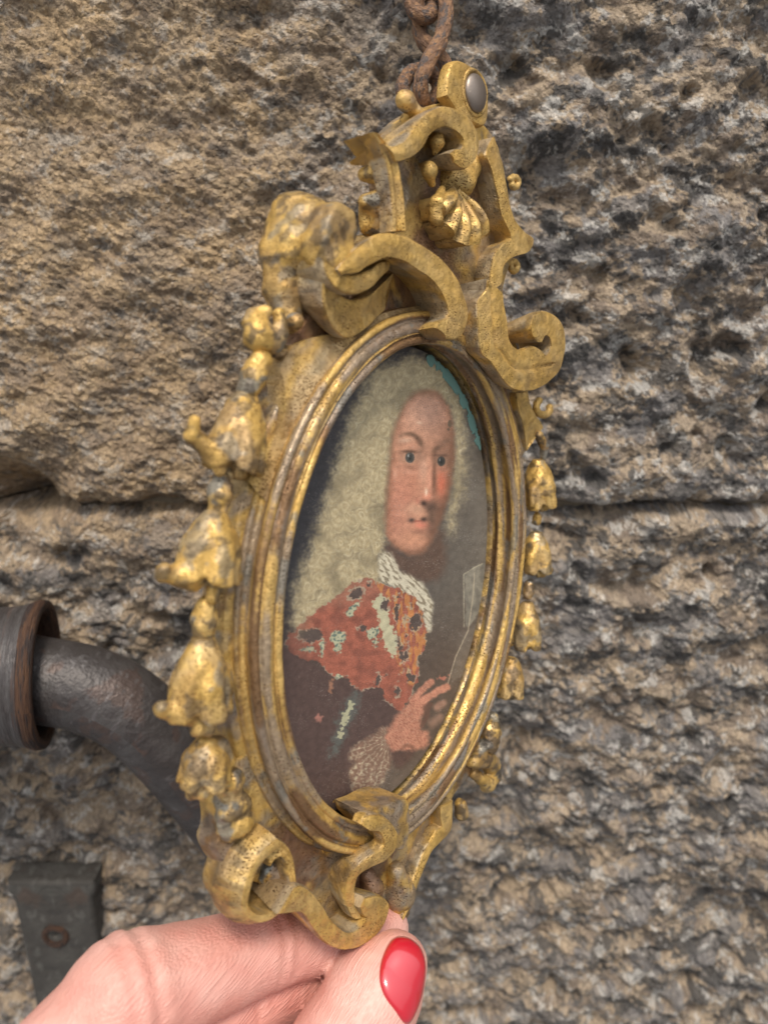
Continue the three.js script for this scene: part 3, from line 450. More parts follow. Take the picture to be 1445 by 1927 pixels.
const S = {
  wig: shape(g1, [[600, 240], [720, 190], [850, 150], [1000, 200], [1100, 300], [1160, 480], [1180, 700], [1170, 950], [1120, 1150], [1075, 1290], [1050, 1230], [1070, 1000], [1085, 700], [1050, 500], [930, 440], [800, 560], [740, 800], [720, 1100], [690, 1300], [670, 1420], [660, 1560], [540, 1680], [330, 1800], [180, 1900], [90, 1850], [95, 1600], [150, 1450], [210, 1290], [260, 1120], [310, 960], [345, 830], [390, 700], [430, 550], [490, 420]]),
  face: shape(gm, [[460, 70], [600, 110], [690, 240], [750, 420], [765, 650], [755, 900], [720, 1150], [650, 1400], [560, 1620], [470, 1780], [330, 1850], [180, 1800], [60, 1680], [20, 1450], [40, 1150], [70, 850], [90, 620], [140, 430], [230, 230], [340, 110]]),
  neck: shape(g1, [[680, 1330], [820, 1400], [940, 1320], [1010, 1240], [1050, 1400], [1000, 1540], [880, 1560], [760, 1500], [700, 1440]]),
  wigline: line(gm, [[30, 1500], [40, 1150], [70, 850], [90, 620], [140, 430], [230, 230], [340, 110], [460, 70]], 3),
  cravat: shape(g2, [[690, 0], [740, 10], [800, 110], [880, 150], [940, 200], [985, 310], [970, 470], [945, 440], [900, 330], [820, 250], [740, 200], [690, 180], [665, 90]]),
  coat: shape(g2, [[115, 520], [200, 430], [300, 340], [400, 270], [500, 190], [590, 150], [640, 170], [720, 190], [800, 220], [880, 270], [930, 380], [950, 520], [900, 640], [905, 720], [880, 800], [830, 900], [780, 930], [700, 860], [680, 800], [580, 812], [510, 790], [490, 745], [420, 742], [380, 725], [300, 640], [200, 630], [140, 590]]),
  orange: shape(g2, [[630, 180], [720, 190], [800, 225], [880, 275], [930, 380], [965, 560], [900, 640], [890, 780], [840, 780], [780, 640], [770, 480], [740, 300]]),
  dress: shape(g2, [[90, 560], [200, 600], [400, 720], [700, 800], [800, 900], [720, 1060], [560, 1200], [500, 1330], [540, 1480], [400, 1500], [200, 1300], [90, 900]]),
  pale: shape(g2, [[640, 270], [690, 240], [720, 300], [730, 380], [760, 480], [775, 560], [750, 620], [715, 580], [690, 480], [665, 380], [640, 340]]),
  cuff: shape(gn, [[80, 1220], [220, 1060], [400, 940], [560, 850], [610, 1080], [640, 1200], [600, 1400], [480, 1560], [330, 1650], [190, 1700], [150, 1560], [110, 1400], [170, 1280]]),
  palm: shape(gn, [[720, 680], [850, 520], [980, 450], [1050, 560], [1000, 740], [1000, 870], [1090, 910], [1060, 1090], [900, 1120], [720, 1140], [610, 1090], [565, 960], [620, 820]]),
  f1: line(gn, [[880, 520], [1000, 400], [1130, 290]], 6), f2: line(gn, [[960, 560], [1120, 450], [1310, 345]], 7), f3: line(gn, [[1190, 610], [1280, 550]], 6), f4: line(gn, [[1130, 800], [1230, 730]], 7), f5: line(gn, [[1230, 250], [1330, 200]], 3),
  gap1: line(gn, [[930, 560], [1010, 470], [1120, 400]], 1.5), gap2: line(gn, [[1050, 610], [1110, 560], [1070, 700], [1020, 830]], 4), gap3: line(gn, [[760, 1120], [820, 1060], [900, 1100]], 2),
  cuffShade: shape(gn, [[620, 1140], [800, 1120], [940, 1110], [860, 1250], [740, 1350], [660, 1300]]),
  paper: shape(g2, [[1170, 130], [1230, 90], [1330, 50], [1310, 200], [1250, 350], [1200, 450], [1180, 440]], 1), paperE1: line(g2, [[1170, 440], [1168, 130], [1230, 90], [1280, 65]], 0.8), paperE2: line(g2, [[1232, 120], [1225, 250], [1195, 460], [1120, 620], [1075, 775]], 0.9), paper2: shape(g2, [[1190, 460], [1230, 440], [1270, 480], [1190, 700], [1085, 790], [1110, 640]], 1),
  green: shape(g2, [[520, 820], [550, 860], [530, 960], [470, 1090], [420, 1190], [370, 1220], [400, 1100], [440, 950], [490, 850]]), greenC: line(g2, [[505, 900], [465, 985], [440, 1075]], 5), rose: oval2(g2, 310, 980, 20, 26), drip: line(g2, [[390, 750], [382, 820]], 3),
};
// soft brush dabs of the face: centre, radii, turn, colour, strength, hardness
const DABS = [
  [430, 330, 260, 220, 0, [206, 160, 136], 0.7], [480, 95, 230, 55, 0, [158, 124, 95], 0.6], [160, 520, 80, 150, 0, [190, 136, 110], 0.5], [200, 1150, 200, 260, 0, [196, 128, 104], 0.6], [120, 1450, 160, 260, 0, [184, 124, 102], 0.6],
  [745, 880, 110, 460, 0, [112, 80, 62], 0.85], [660, 1420, 120, 340, 0.2, [100, 73, 59], 0.95], [580, 1650, 130, 160, 0.4, [96, 72, 60], 0.95], [330, 1000, 60, 200, 0.1, [180, 120, 94], 0.45], [60, 1250, 50, 500, 0, [168, 112, 88], 0.55], [625, 1075, 62, 140, 0, [204, 112, 84], 0.95], [370, 1700, 160, 90, 0, [205, 144, 112], 0.75], [410, 1592, 130, 26, 0, [150, 104, 84], 0.65], [230, 1850, 320, 60, -0.1, [120, 86, 70], 0.8],
  [350, 1350, 110, 75, 0, [204, 160, 130], 0.6], [430, 900, 50, 140, 0, [210, 162, 136], 0.7], [500, 1050, 28, 190, 0.05, [214, 150, 122], 0.85], [478, 1230, 52, 50, 0, [214, 136, 108], 0.85], [462, 1170, 16, 36, 0, [240, 206, 176], 0.95], [548, 1010, 24, 210, 0.03, [120, 82, 64], 0.9], [555, 790, 34, 80, 0, [124, 88, 70], 0.75], [430, 690, 40, 60, 0, [170, 128, 104], 0.5],
  [440, 1290, 38, 28, 0.4, [66, 48, 42], 0.95], [515, 1330, 62, 62, 0, [80, 62, 53], 0.85], [515, 1450, 42, 100, 0, [92, 73, 61], 0.65], [370, 1262, 28, 36, 0, [172, 108, 88], 0.6], [250, 1240, 50, 60, 0.6, [180, 116, 94], 0.4],
  [308, 1472, 32, 24, 0, [68, 58, 54], 0.95], [436, 1465, 34, 25, -0.3, [62, 50, 45], 0.95], [370, 1480, 46, 9, 0, [132, 74, 62], 0.85], [400, 1522, 72, 36, 0, [214, 128, 104], 0.9], [300, 1530, 40, 30, 0, [196, 138, 112], 0.5],
  [195, 572, 40, 18, -0.4, [132, 106, 84], 0.5], [250, 548, 45, 18, 0, [124, 98, 78], 0.6], [310, 556, 50, 24, 0.3, [106, 80, 63], 0.85], [365, 595, 46, 26, 0.8, [98, 74, 59], 0.9], [405, 650, 30, 40, 0, [104, 78, 62], 0.85], [450, 740, 30, 60, 0, [150, 108, 86], 0.55], [235, 618, 70, 26, -0.1, [200, 168, 144], 0.6], [330, 690, 80, 24, 0.3, [204, 146, 120], 0.5],
  [270, 742, 86, 18, -0.05, [104, 76, 60], 0.7], [200, 790, 30, 40, 0, [150, 108, 86], 0.6], [292, 805, 72, 52, 0, [172, 146, 120], 0.6], [289, 802, 50, 58, 0, [74, 74, 70], 0.92, 2], [289, 802, 24, 30, 0, [40, 42, 42], 0.9], [272, 782, 6, 16, 0, [206, 206, 200], 0.8], [290, 738, 80, 14, 0.08, [88, 64, 52], 0.75], [390, 780, 40, 80, 0, [138, 104, 84], 0.65], [300, 905, 96, 22, 0.1, [156, 112, 90], 0.55], [270, 955, 90, 24, 0.1, [204, 150, 126], 0.4],
  [585, 700, 70, 26, -0.6, [108, 82, 66], 0.8], [680, 622, 76, 22, -0.25, [126, 96, 78], 0.65], [640, 765, 92, 50, 0, [140, 104, 84], 0.7], [632, 842, 66, 46, 0, [146, 120, 100], 0.6], [623, 840, 42, 54, 0, [64, 64, 60], 0.92, 2], [623, 840, 20, 28, 0, [38, 40, 40], 0.9], [607, 826, 5, 14, 0, [200, 200, 194], 0.75], [625, 778, 70, 12, 0, [96, 70, 58], 0.7], [640, 935, 66, 18, 0, [168, 118, 96], 0.6],
  [716, 440, 24, 42, 0, [92, 86, 72], 0.9, 3], [680, 222, 14, 22, 0, [98, 88, 72], 0.8, 3], [700, 500, 14, 16, 0, [92, 84, 70], 0.7, 3], [390, 430, 30, 14, 0.2, [226, 188, 158], 0.8], [130, 980, 20, 40, 0, [220, 172, 148], 0.4],
].map(([x, y, rx, ry, rot, c, a, hard = 1]) => { const [X, Y] = gm(x, y), k = 5.669, co = Math.cos(rot), si = Math.sin(rot); return { X, Y, rx: rx / k, ry: ry / k, co, si, c, a, hard }; });
const losses = [[g2, 265, 492, 78, 48, 0], [g2, 535, 240, 62, 34, -0.8], [g2, 572, 445, 32, 22, 0], [g2, 705, 312, 30, 45, 0], [g2, 772, 345, 14, 52, 0], [g2, 885, 410, 42, 62, 0.2], [g2, 825, 390, 16, 42, 0.3], [g2, 800, 600, 20, 80, -0.2], [g2, 825, 630, 16, 60, 0.1], [g2, 662, 745, 18, 32, 0], [g2, 777, 810, 14, 52, 0.1], [g2, 850, 735, 32, 36, 0], [g2, 775, 262, 24, 16, 0], [g2, 865, 320, 12, 20, 0], [g2, 605, 195, 16, 18, 0], [g2, 830, 500, 12, 30, 0], [g2, 712, 725, 10, 14, 0]].map((a) => oval2(...a));
const greens = [[g2, 425, 500, 46, 40, 0.2], [g2, 425, 555, 22, 40, 0], [g2, 635, 475, 34, 36, 0], [g2, 655, 525, 22, 24, 0], [g2, 515, 330, 60, 16, -0.9], [g2, 332, 555, 18, 50, 0], [g2, 255, 575, 36, 12, 0], [g2, 438, 740, 24, 22, 0]].map((a) => oval2(...a));
const s2l = (c) => c.map((v) => { const x = v / 255; return x <= 0.04045 ? x / 12.92 : ((x + 0.055) / 1.055) ** 2.4; });
function paint(X, Y) {
  const wob = 4 * N(X * 0.05, Y * 0.05, 1) + 2 * N(X * 0.14, Y * 0.14, 2), wob2 = 6 * N(X * 0.06, Y * 0.06, 5) + 5 * N(X * 0.17, Y * 0.17, 6) + 2 * N(X * 0.4, Y * 0.4, 7);
  let c = mix3([64, 62, 64], [102, 94, 84], ss(690, 900, X + 0.15 * (Y - 900)));
  c = mix3(c, [86, 70, 60], ss(1080, 1260, Y) * 0.7); c = mix3(c, [124, 114, 102], 0.6 * ss(1380, 1520, Y) * ss(640, 760, X));
  c = mix3(c, [126, 118, 106], 0.45 * ss(-0.1, 0.4, N(X * 0.016, Y * 0.012, 91)) * ss(820, 900, X));
  const lay = (f, col, fe = 3, a = 1, w = wob) => { const d = f(X, Y); if (d < 40) c = mix3(c, col, a * ss(fe, -fe, d + w)); };
  lay(S.dress, [86, 68, 63], 12);
  const dw = S.wig(X, Y);
  if (dw < 30) {                                                          // locks: small curls drawn with fine light and dark hairs
    const qx = X + 6 * N(X * 0.06, Y * 0.05, 11), qy = Y + 6 * N(X * 0.06, Y * 0.05, 12), k = cells(qx * 0.046, qy * 0.038, 31), ring = Math.sin(k.d * 17 + 5 * k.t + 2.2 * N(qx * 0.1, qy * 0.1, 14)), hair = N(qx * 0.5 + 0.2 * qy, qy * 0.14, 17);
    let h = mix3([158, 141, 106], [190, 175, 140], cl(0.5 + 0.22 * ring + 0.5 * hair)); h = mix3(h, [206, 192, 158], 0.6 * ss(0.5, 0.95, ring * (0.3 + 0.7 * k.t)) * ss(-0.2, 0.3, N(X * 0.03, Y * 0.03, 18)));
    h = mix3(h, [118, 107, 84], 0.5 * ss(0.05, 0.5, N(X * 0.022, Y * 0.02, 15) + 0.2 * hair)); h = mix3(h, [112, 102, 82], 0.3 * ss(0.42, 0.7, k.d) * ss(0.3, 0.7, k.t));
    c = mix3(c, h, ss(14, -20, dw + 1.6 * wob2));
  }
  lay(S.neck, [96, 74, 62], 12, 0.9);
  const df = S.face(X, Y);
  if (df < 20) {
    let s = [192, 138, 109];
    for (const q of DABS) { const dx = X - q.X, dy = Y - q.Y; if (Math.abs(dx) > 60 || Math.abs(dy) > 80) continue; const u = (dx * q.co + dy * q.si) / q.rx, v = (-dx * q.si + dy * q.co) / q.ry, e = u * u + v * v; if (e < 4) s = mix3(s, q.c, q.a * (q.hard > 1 ? ss(1.35, 0.6, e) : Math.exp(-e * 0.85))); }
    const gr = 1 + 0.1 * N(X * 0.5, Y * 0.5, 21) + 0.12 * N(X * 1.1, Y * 1.1, 22); s = s.map((v) => v * gr);
    s = mix3(s, [132, 98, 78], 0.6 * ss(0.36, 0.52, N(X * 0.4, Y * 0.45, 23) + 0.25 * N(X * 0.08, Y * 0.08, 24)) * ss(860, 800, Y));
    s = mix3(s, [132, 92, 70], 0.6 * ss(-16, 2, df + 1.2 * wob)); c = mix3(c, s, ss(6, -6, df + 0.6 * wob));
    lay(S.wigline, [128, 108, 84], 6, 0.55);
  }
  lay(S.cravat, mix3([206, 196, 170], [140, 128, 106], ss(-0.1, 0.45, N(X * 0.05 + Y * 0.06, (Y - X) * 0.16, 31) + 0.2 * N(X * 0.3, Y * 0.3, 32))), 5, 0.95);
  lay(S.paper, mix3([136, 129, 113], [116, 110, 98], ss(-0.2, 0.3, N(X * 0.1, Y * 0.05, 92))), 1.5); lay(S.paper2, [116, 105, 92], 2, 0.7); lay(S.paperE1, [184, 175, 148], 1, 0.7, 0.6 * N(X * 0.3, Y * 0.3, 93)); lay(S.paperE2, [188, 172, 144], 1, 0.75, 0.6 * N(X * 0.3, Y * 0.3, 94));
  const dc = S.coat(X, Y) + wob2 * 0.8, old = ss(560, 600, X + 0.3 * wob2);
  if (dc < 12) {
    let s = mix3([160, 93, 74], [138, 82, 67], ss(-0.2, 0.4, N(X * 0.05, Y * 0.05, 41))), hole = 0, rim = 0; const fl = 1 + 0.16 * N(X * 0.45, Y * 0.45, 42) + 0.16 * N(X * 1.2, Y * 1.2, 43); s = s.map((v) => v * fl);
    s = mix3(s, [150, 118, 96], 0.5 * ss(1160, 1110, Y) * ss(760, 640, X));
    const o = S.orange(X, Y) + wob2; s = mix3(s, [190, 126, 72], 0.85 * ss(4, -4, o) * ss(-0.12, 0.16, N(X * 0.13, Y * 0.04, 44) + 0.3 * N(X * 0.3, Y * 0.1, 45)));
    for (const f of greens) { const d = f(X, Y) + wob2; s = mix3(s, mix3([170, 168, 138], [104, 118, 106], ss(0, 0.3, N(X * 0.2, Y * 0.2, 46))), ss(2, -2, d)); }
    s = mix3(s, [182, 175, 142], ss(2, -2, S.pale(X, Y) + wob2));
    for (const f of losses) { const d = f(X, Y) + 2.5 + wob2 * 0.9; hole = Math.max(hole, ss(1.2, -1.2, d)); rim = Math.max(rim, ss(3, 1, Math.abs(d - 1.8)) * ss(-0.3, 0.2, N(X * 0.08, Y * 0.08, 48))); }
    const ed = ss(3, 0.8, Math.abs(dc)) * ss(-0.1, 0.15, N(X * 0.05, Y * 0.05, 47)); s = mix3(s, [172, 170, 146], 0.75 * Math.max(rim * 0.8, ed)); s = mix3(s, [88, 75, 69], hole);
    c = mix3(c, s, ss(2, -2, dc) * mix(0.7, 1, old));
  }
  const dg = S.green(X, Y) + wob2 * 1.5; c = mix3(c, [96, 106, 100], 0.65 * ss(8, -8, dg)); c = mix3(c, [180, 176, 140], 0.85 * ss(1.5, -1.5, S.greenC(X, Y) + wob2 * 1.3));
  lay(S.rose, [184, 122, 106], 2.5, 0.75, wob2); lay(S.drip, [170, 120, 92], 2.5, 0.75, wob2);
  const [kx, ky] = gn(620, 980), an = Math.atan2(Y - ky, X - kx), ra = Math.hypot(X - kx, Y - ky), st = Math.sin(an * 34 + 3 * N(X * 0.06, Y * 0.06, 53)) + 1.4 * N(X * 0.2, Y * 0.2, 52), dots = ss(0.2, 0.45, N(X * 0.16, Y * 0.16, 54) + 0.25 * ss(40, 75, ra));
  lay(S.cuff, mix3([136, 106, 88], [196, 180, 150], cl(0.6 * ss(0.1, 1.5, st) + 0.45 * dots)), 6, 0.85, wob2 * 0.8); lay(S.cuffShade, [86, 64, 58], 7, 0.8);
  const sk = mix3([202, 140, 112], [164, 102, 82], ss(-0.3, 0.5, 0.6 * N((X + Y) * 0.12, (X - Y) * 0.3, 61) + 0.5 * N(X * 0.5, Y * 0.5, 62)));
  lay(S.f4, [168, 128, 106], 6, 0.6); lay(S.f3, [184, 136, 112], 5, 0.65); lay(S.palm, sk, 6, 0.9, wob + wob2 * 0.5); lay(S.f1, sk, 3, 0.9, wob); lay(S.gap1, [110, 78, 64], 2, 0.8); lay(S.f2, mix3(sk, [212, 146, 118], 0.4), 3, 0.95, wob); lay(S.gap2, [104, 74, 62], 3, 0.75); lay(S.gap3, [120, 82, 66], 2.5, 0.6); lay(S.f5, [196, 118, 96], 2, 0.8, wob2);
  // grime and dust lying on the paint
  const v = 1 + 0.1 * N(X * 0.09, Y * 0.09, 71) + 0.09 * N(X * 0.6, Y * 0.6, 72); c = c.map((x) => x * v);
  const edge = N(X * 0.02, Y * 0.02, 73) + ss(780, 930, X) * 0.28 + ss(1380, 1520, Y) * 0.35, sp = N(X * 0.9, Y * 0.9, 74) + 0.5 * N(X * 0.35, Y * 0.35, 75); c = mix3(c, [176, 170, 160], 0.7 * ss(0.58 - 0.35 * edge, 0.8 - 0.35 * edge, sp));
  const l = 0.3 * c[0] + 0.55 * c[1] + 0.15 * c[2]; return c.map((x) => mix(l, x, 0.93) * 0.96);
}
const TW = 832, TH = 1096;
const portraitMap = dataMap(TW, TH, (u, v) => { const [X, Y] = pr((u - 0.5) * 2 * PA + PU, (v - 0.5) * 2 * PB, 0.0); return paint(X, Y).map((x) => x / 255); }, true, false);
const portraitBump = dataMap(512, 672, (u, v) => { const h = 0.5 + 0.25 * fbm(u * 60, v * 80, 4, 4, 0.6); return [h, h, h]; }, false, false);
{
  const sh = new THREE.Shape(); sh.absellipse(0, 0, PA, PB, 0, Math.PI * 2);
  const face = new THREE.ExtrudeGeometry(sh, { depth: 0.08, bevelEnabled: false, curveSegments: 120 }); face.translate(0, 0, -0.08);
  const p = face.attributes.position, uv = new Float32Array(p.count * 2); for (let i = 0; i < p.count; i++) { uv[2 * i] = p.getX(i) / (2 * PA) + 0.5; uv[2 * i + 1] = p.getY(i) / (2 * PB) + 0.5; }
  face.setAttribute('uv', new THREE.BufferAttribute(uv, 2)); face.scale(0.01, 0.01, 0.01);
  const portrait = thing(new THREE.Mesh(face, new THREE.MeshPhysicalMaterial({ map: portraitMap, bumpMap: portraitBump, bumpScale: 0.00012, roughness: 0.5, specularIntensity: 0.6 })), 'oval_portrait', 'flaking oval portrait of a man in long pale wig and red coat', 'painting');
  portrait.castShadow = portrait.receiveShadow = true; portrait.position.copy(V3(PU * 0.01, 0, 0).applyQuaternion(frame.quaternion).add(frame.position)); portrait.quaternion.copy(frame.quaternion);
  // crumbling verdigris along the plate's upper edge
  const pos = [], idx = [], n = 160, GR = new THREE.MeshStandardMaterial({ color: new THREE.Color().setRGB(0.11, 0.205, 0.175), roughness: 0.9, bumpMap: goldBump, bumpScale: 0.0003 });
  for (let i = 0; i <= n; i++) {
    const t = 1.5 - i / n * 0.8, b = 0.055 * ss(0, 0.06, i / n) * ss(1, 0.9, i / n) * ss(-0.3, 0.1, N(i * 0.09, 4) + 0.5 * N(i * 0.4, 9) + 0.1), o = 0.02 * N(i * 0.3, 2), q = 0.02 * N(i * 0.5, 6);
    for (const [r, z] of [[-0.12 - b * 1.6 + q, 0.004], [-0.12 - b * 1.3, 0.02], [-0.08 + o, 0.035], [-0.06 + b * 0.6 + o, 0.02], [-0.06 + b * 0.7 + o, 0.002]]) { const e = oval(t, r); pos.push(e[0] * 0.01, e[1] * 0.01, z * 0.01); }
    if (i < n) for (let k = 0; k < 4; k++) { const a = i * 5 + k; idx.push(a, a + 1, a + 5, a + 1, a + 6, a + 5); }
  }
  const g = new THREE.BufferGeometry(); g.setAttribute('position', new THREE.Float32BufferAttribute(pos, 3)); g.setAttribute('uv', new THREE.Float32BufferAttribute(pos.length / 3 * 2, 2)); g.setIndex(idx); g.computeVertexNormals();
  part(g, GR, 'verdigris_edge', portrait);
}

// ---------------------------------------------------------------- the rusty chain
const rustMap = dataMap(512, 512, (u, v) => { let c = mix3([0.18, 0.1, 0.06], [0.28, 0.155, 0.08], ss(-0.3, 0.4, fbm(u * 14, v * 14, 1, 4))); c = mix3(c, [0.1, 0.075, 0.065], ss(0.05, 0.35, fbm(u * 9, v * 9, 8, 5, 0.65))); return toS(c); }, true);
const rustBump = dataMap(512, 512, (u, v) => { const h = 0.5 + 0.35 * fbm(u * 22, v * 22, 4, 4, 0.65); return [h, h, h]; }, false);
const RUST = new THREE.MeshStandardMaterial({ map: rustMap, bumpMap: rustBump, bumpScale: 0.0004, roughness: 0.8, metalness: 0.35 });
const z5 = Z(680, 0, 4.817);
const depthOn = (px, py, w) => { const p = un(px, py, w); return -(FC.z + p[0] * FX.z + p[1] * FY.z + w * FZ.z); };
const chain = thing(new THREE.Group(), 'rusty_chain', 'rusty brown iron chain of twisted links above the gilt frame', 'chain');
chain.position.copy(at(...z5(600, 500), depthOn(...z5(600, 600), -0.1)));
function tubeLink(points, r, closed = true) {
  const c = new THREE.CatmullRomCurve3(points.map((p) => p.clone().sub(chain.position)), closed), n = 160, g = new THREE.TubeGeometry(c, n, r, 16, closed), p = g.attributes.position, nn = g.attributes.normal, uv = g.attributes.uv;
  for (let i = 0; i < p.count; i++) { const x = p.getX(i) * 100, y = p.getY(i) * 100, z = p.getZ(i) * 100, d = 0.00022 * fbm(x * 4, y * 4, z * 4, 3); p.setXYZ(i, p.getX(i) + nn.getX(i) * d, p.getY(i) + nn.getY(i) * d, p.getZ(i) + nn.getZ(i) * d); uv.setXY(i, uv.getX(i) * 2.5, uv.getY(i) * 0.7); }
  g.computeVertexNormals(); return part(g, RUST, 'chain_link', chain);
}
{
  const D = depthOn(...z5(560, 800), -0.15), L = (list) => list.map(([x, y, d]) => at(...z5(x, y), D + d));
  tubeLink(L([[720, -120, 0], [765, 0, -0.02], [760, 200, -0.05], [700, 390, -0.12], [610, 560, -0.2], [548, 720, -0.2], [540, 850, -0.1], [590, 950, 0.1], [690, 900, 0.28], [765, 760, 0.34], [765, 620, 0.3], [690, 500, 0.24], [600, 420, 0.22], [535, 290, 0.24], [515, 130, 0.28], [540, -20, 0.3], [600, -130, 0.2], [660, -170, 0.05]]), 0.00128);
  tubeLink(L([[455, -60, -0.05], [470, 70, -0.05], [530, 135, -0.04], [600, 140, 0.06], [650, 90, 0.2], [670, -20, 0.3], [660, -220, 0.3], [610, -330, 0.2], [530, -330, 0.05], [470, -220, -0.03]]), 0.00135);
  const ring = []; for (let i = 0; i < 12; i++) { const a = i / 12 * 2 * Math.PI; ring.push([535 + 160 * Math.cos(a), 800 + 165 * Math.sin(a), 0.05 + 0.15 * Math.cos(a)]); } tubeLink(L(ring), 0.00115);
  let top = at(...z5(570, -330), D + 0.15);
  for (let k = 0; k < 2; k++) { const q = []; for (let i = 0; i < 12; i++) { const a = i / 12 * 2 * Math.PI; q.push(V3(top.x + (k ? 0.0035 * Math.cos(a) : 0), top.y + 0.0065 + 0.009 * Math.sin(a), top.z - 0.002 * k + (k ? 0 : 0.0035 * Math.cos(a)))); } tubeLink(q, 0.0013); top = V3(top.x, top.y + 0.0145, top.z - 0.002); }
  const hook = [V3(top.x, top.y + 0.002, -0.02), V3(top.x, top.y + 0.003, top.z * 0.5), V3(top.x, top.y + 0.002, top.z - 0.002), V3(top.x, top.y - 0.0015, top.z + 0.003), V3(top.x, top.y + 0.004, top.z + 0.0065)];
  const st = tubeLink(hook, 0.002, false); st.name = 'wall_hook';
}

// ---------------------------------------------------------------- iron bracket on the wall
const ironMap = dataMap(512, 512, (u, v) => { let c = mix3([0.055, 0.048, 0.047], [0.078, 0.07, 0.068], ss(-0.3, 0.4, fbm(u * 7, v * 7, 1, 4))); c = mix3(c, [0.085, 0.055, 0.045], 0.7 * ss(0.15, 0.5, fbm(u * 5, v * 5, 9, 5, 0.6))); return toS(mix3(c, [0.15, 0.14, 0.14], 0.4 * ss(0.42, 0.56, fbm(u * 26, v * 12, 5, 3)))); }, true);
const STRAP = new THREE.MeshStandardMaterial({ map: ironMap, color: new THREE.Color().setRGB(0.8, 0.82, 0.74), bumpMap: rustBump, bumpScale: 0.0006, roughness: 0.8, metalness: 0.2 });
const DARK_RUST = new THREE.MeshStandardMaterial({ map: rustMap, color: new THREE.Color().setRGB(0.34, 0.3, 0.3), bumpMap: rustBump, bumpScale: 0.0005, roughness: 0.8, metalness: 0.3 });
const IRON = new THREE.MeshStandardMaterial({ map: ironMap, bumpMap: rustBump, bumpScale: 0.0003, roughness: 0.5, metalness: 0.4 });
{
  const br = thing(new THREE.Group(), 'iron_bracket', 'dark iron pipe with flared rusty rim and a bent bar coming out of it', 'bracket'), O = at(75, 1268, 17); br.position.copy(O);
  const R = 0.0148, prof = [[R, -0.12], [R, -0.008], [R * 1.01, -0.004], [R * 1.06, -0.0014], [R * 1.1, 0.0002], [R * 1.08, 0.0016], [R * 0.98, 0.0018], [R * 0.9, 0.0005], [R * 0.86, -0.005], [R * 0.86, -0.12]];
  const lathe = (a, b) => { const g = new THREE.LatheGeometry(prof.slice(a, b).map((p) => new THREE.Vector2(p[0], p[1])), 96); g.rotateZ(-Math.PI / 2); return g; };
  const body = lathe(0, 4), rim = lathe(3, 10), tilt = new THREE.Matrix4().makeRotationZ(-0.05).premultiply(new THREE.Matrix4().makeRotationY(0.2));
  body.applyMatrix4(tilt); rim.applyMatrix4(tilt);
  part(body, IRON, 'pipe', br); part(rim, DARK_RUST, 'pipe_rim', br);
  const c = new THREE.CatmullRomCurve3([[-160, 1240, 17], [-20, 1262, 17], [80, 1280, 17], [170, 1298, 17.1], [250, 1340, 17.3], [320, 1412, 17.7], [385, 1500, 18.4], [450, 1600, 20], [480, 1640, 22.5]].map((p) => at(...p).sub(O)));
  const g = new THREE.TubeGeometry(c, 120, 0.0092, 40), p = g.attributes.position, uv = g.attributes.uv; for (let i = 0; i < p.count; i++) { const k = uv.getX(i), q = c.getPointAt(cl(k)), s = mix(1.02, 0.72, ss(0.25, 0.95, k)); p.setXYZ(i, q.x + (p.getX(i) - q.x) * s, q.y + (p.getY(i) - q.y) * s, q.z + (p.getZ(i) - q.z) * s); uv.setXY(i, k * 3, uv.getY(i)); }
  g.computeVertexNormals(); part(g, IRON, 'bent_bar', br);
  const st = thing(new THREE.Group(), 'iron_strap', 'grey iron strap with a round screw hole, fixed to the wall below the bracket', 'strap'), a = at(140, 1760, wallDepth(140, 1760)); st.position.set(a.x, a.y, 0.001);
  const sh = new THREE.Shape([[-0.011, 0.026], [0.0105, 0.026], [0.0105, 0.0235], [0.0095, 0.022], [0.0085, -0.05], [-0.0085, -0.05], [-0.0098, 0.022], [-0.011, 0.0235]].map((q) => new THREE.Vector2(...q)));
  const hole = new THREE.Path(); hole.absellipse(-0.001, 0.0085, 0.0016, 0.0016, 0, Math.PI * 2); sh.holes.push(hole);
  const sg = new THREE.ExtrudeGeometry(sh, { depth: 0.006, bevelEnabled: true, bevelSize: 0.0012, bevelThickness: 0.0012, bevelSegments: 3, curveSegments: 24 }), su = sg.attributes.uv; for (let i = 0; i < su.count; i++) su.setXY(i, su.getX(i) * 12, su.getY(i) * 12); part(sg, STRAP, 'plate', st);
  const ring = new THREE.TorusGeometry(0.003, 0.0009, 10, 32); ring.translate(-0.001, 0.0085, 0.0072); part(ring, DARK_RUST, 'screw_socket', st);
}

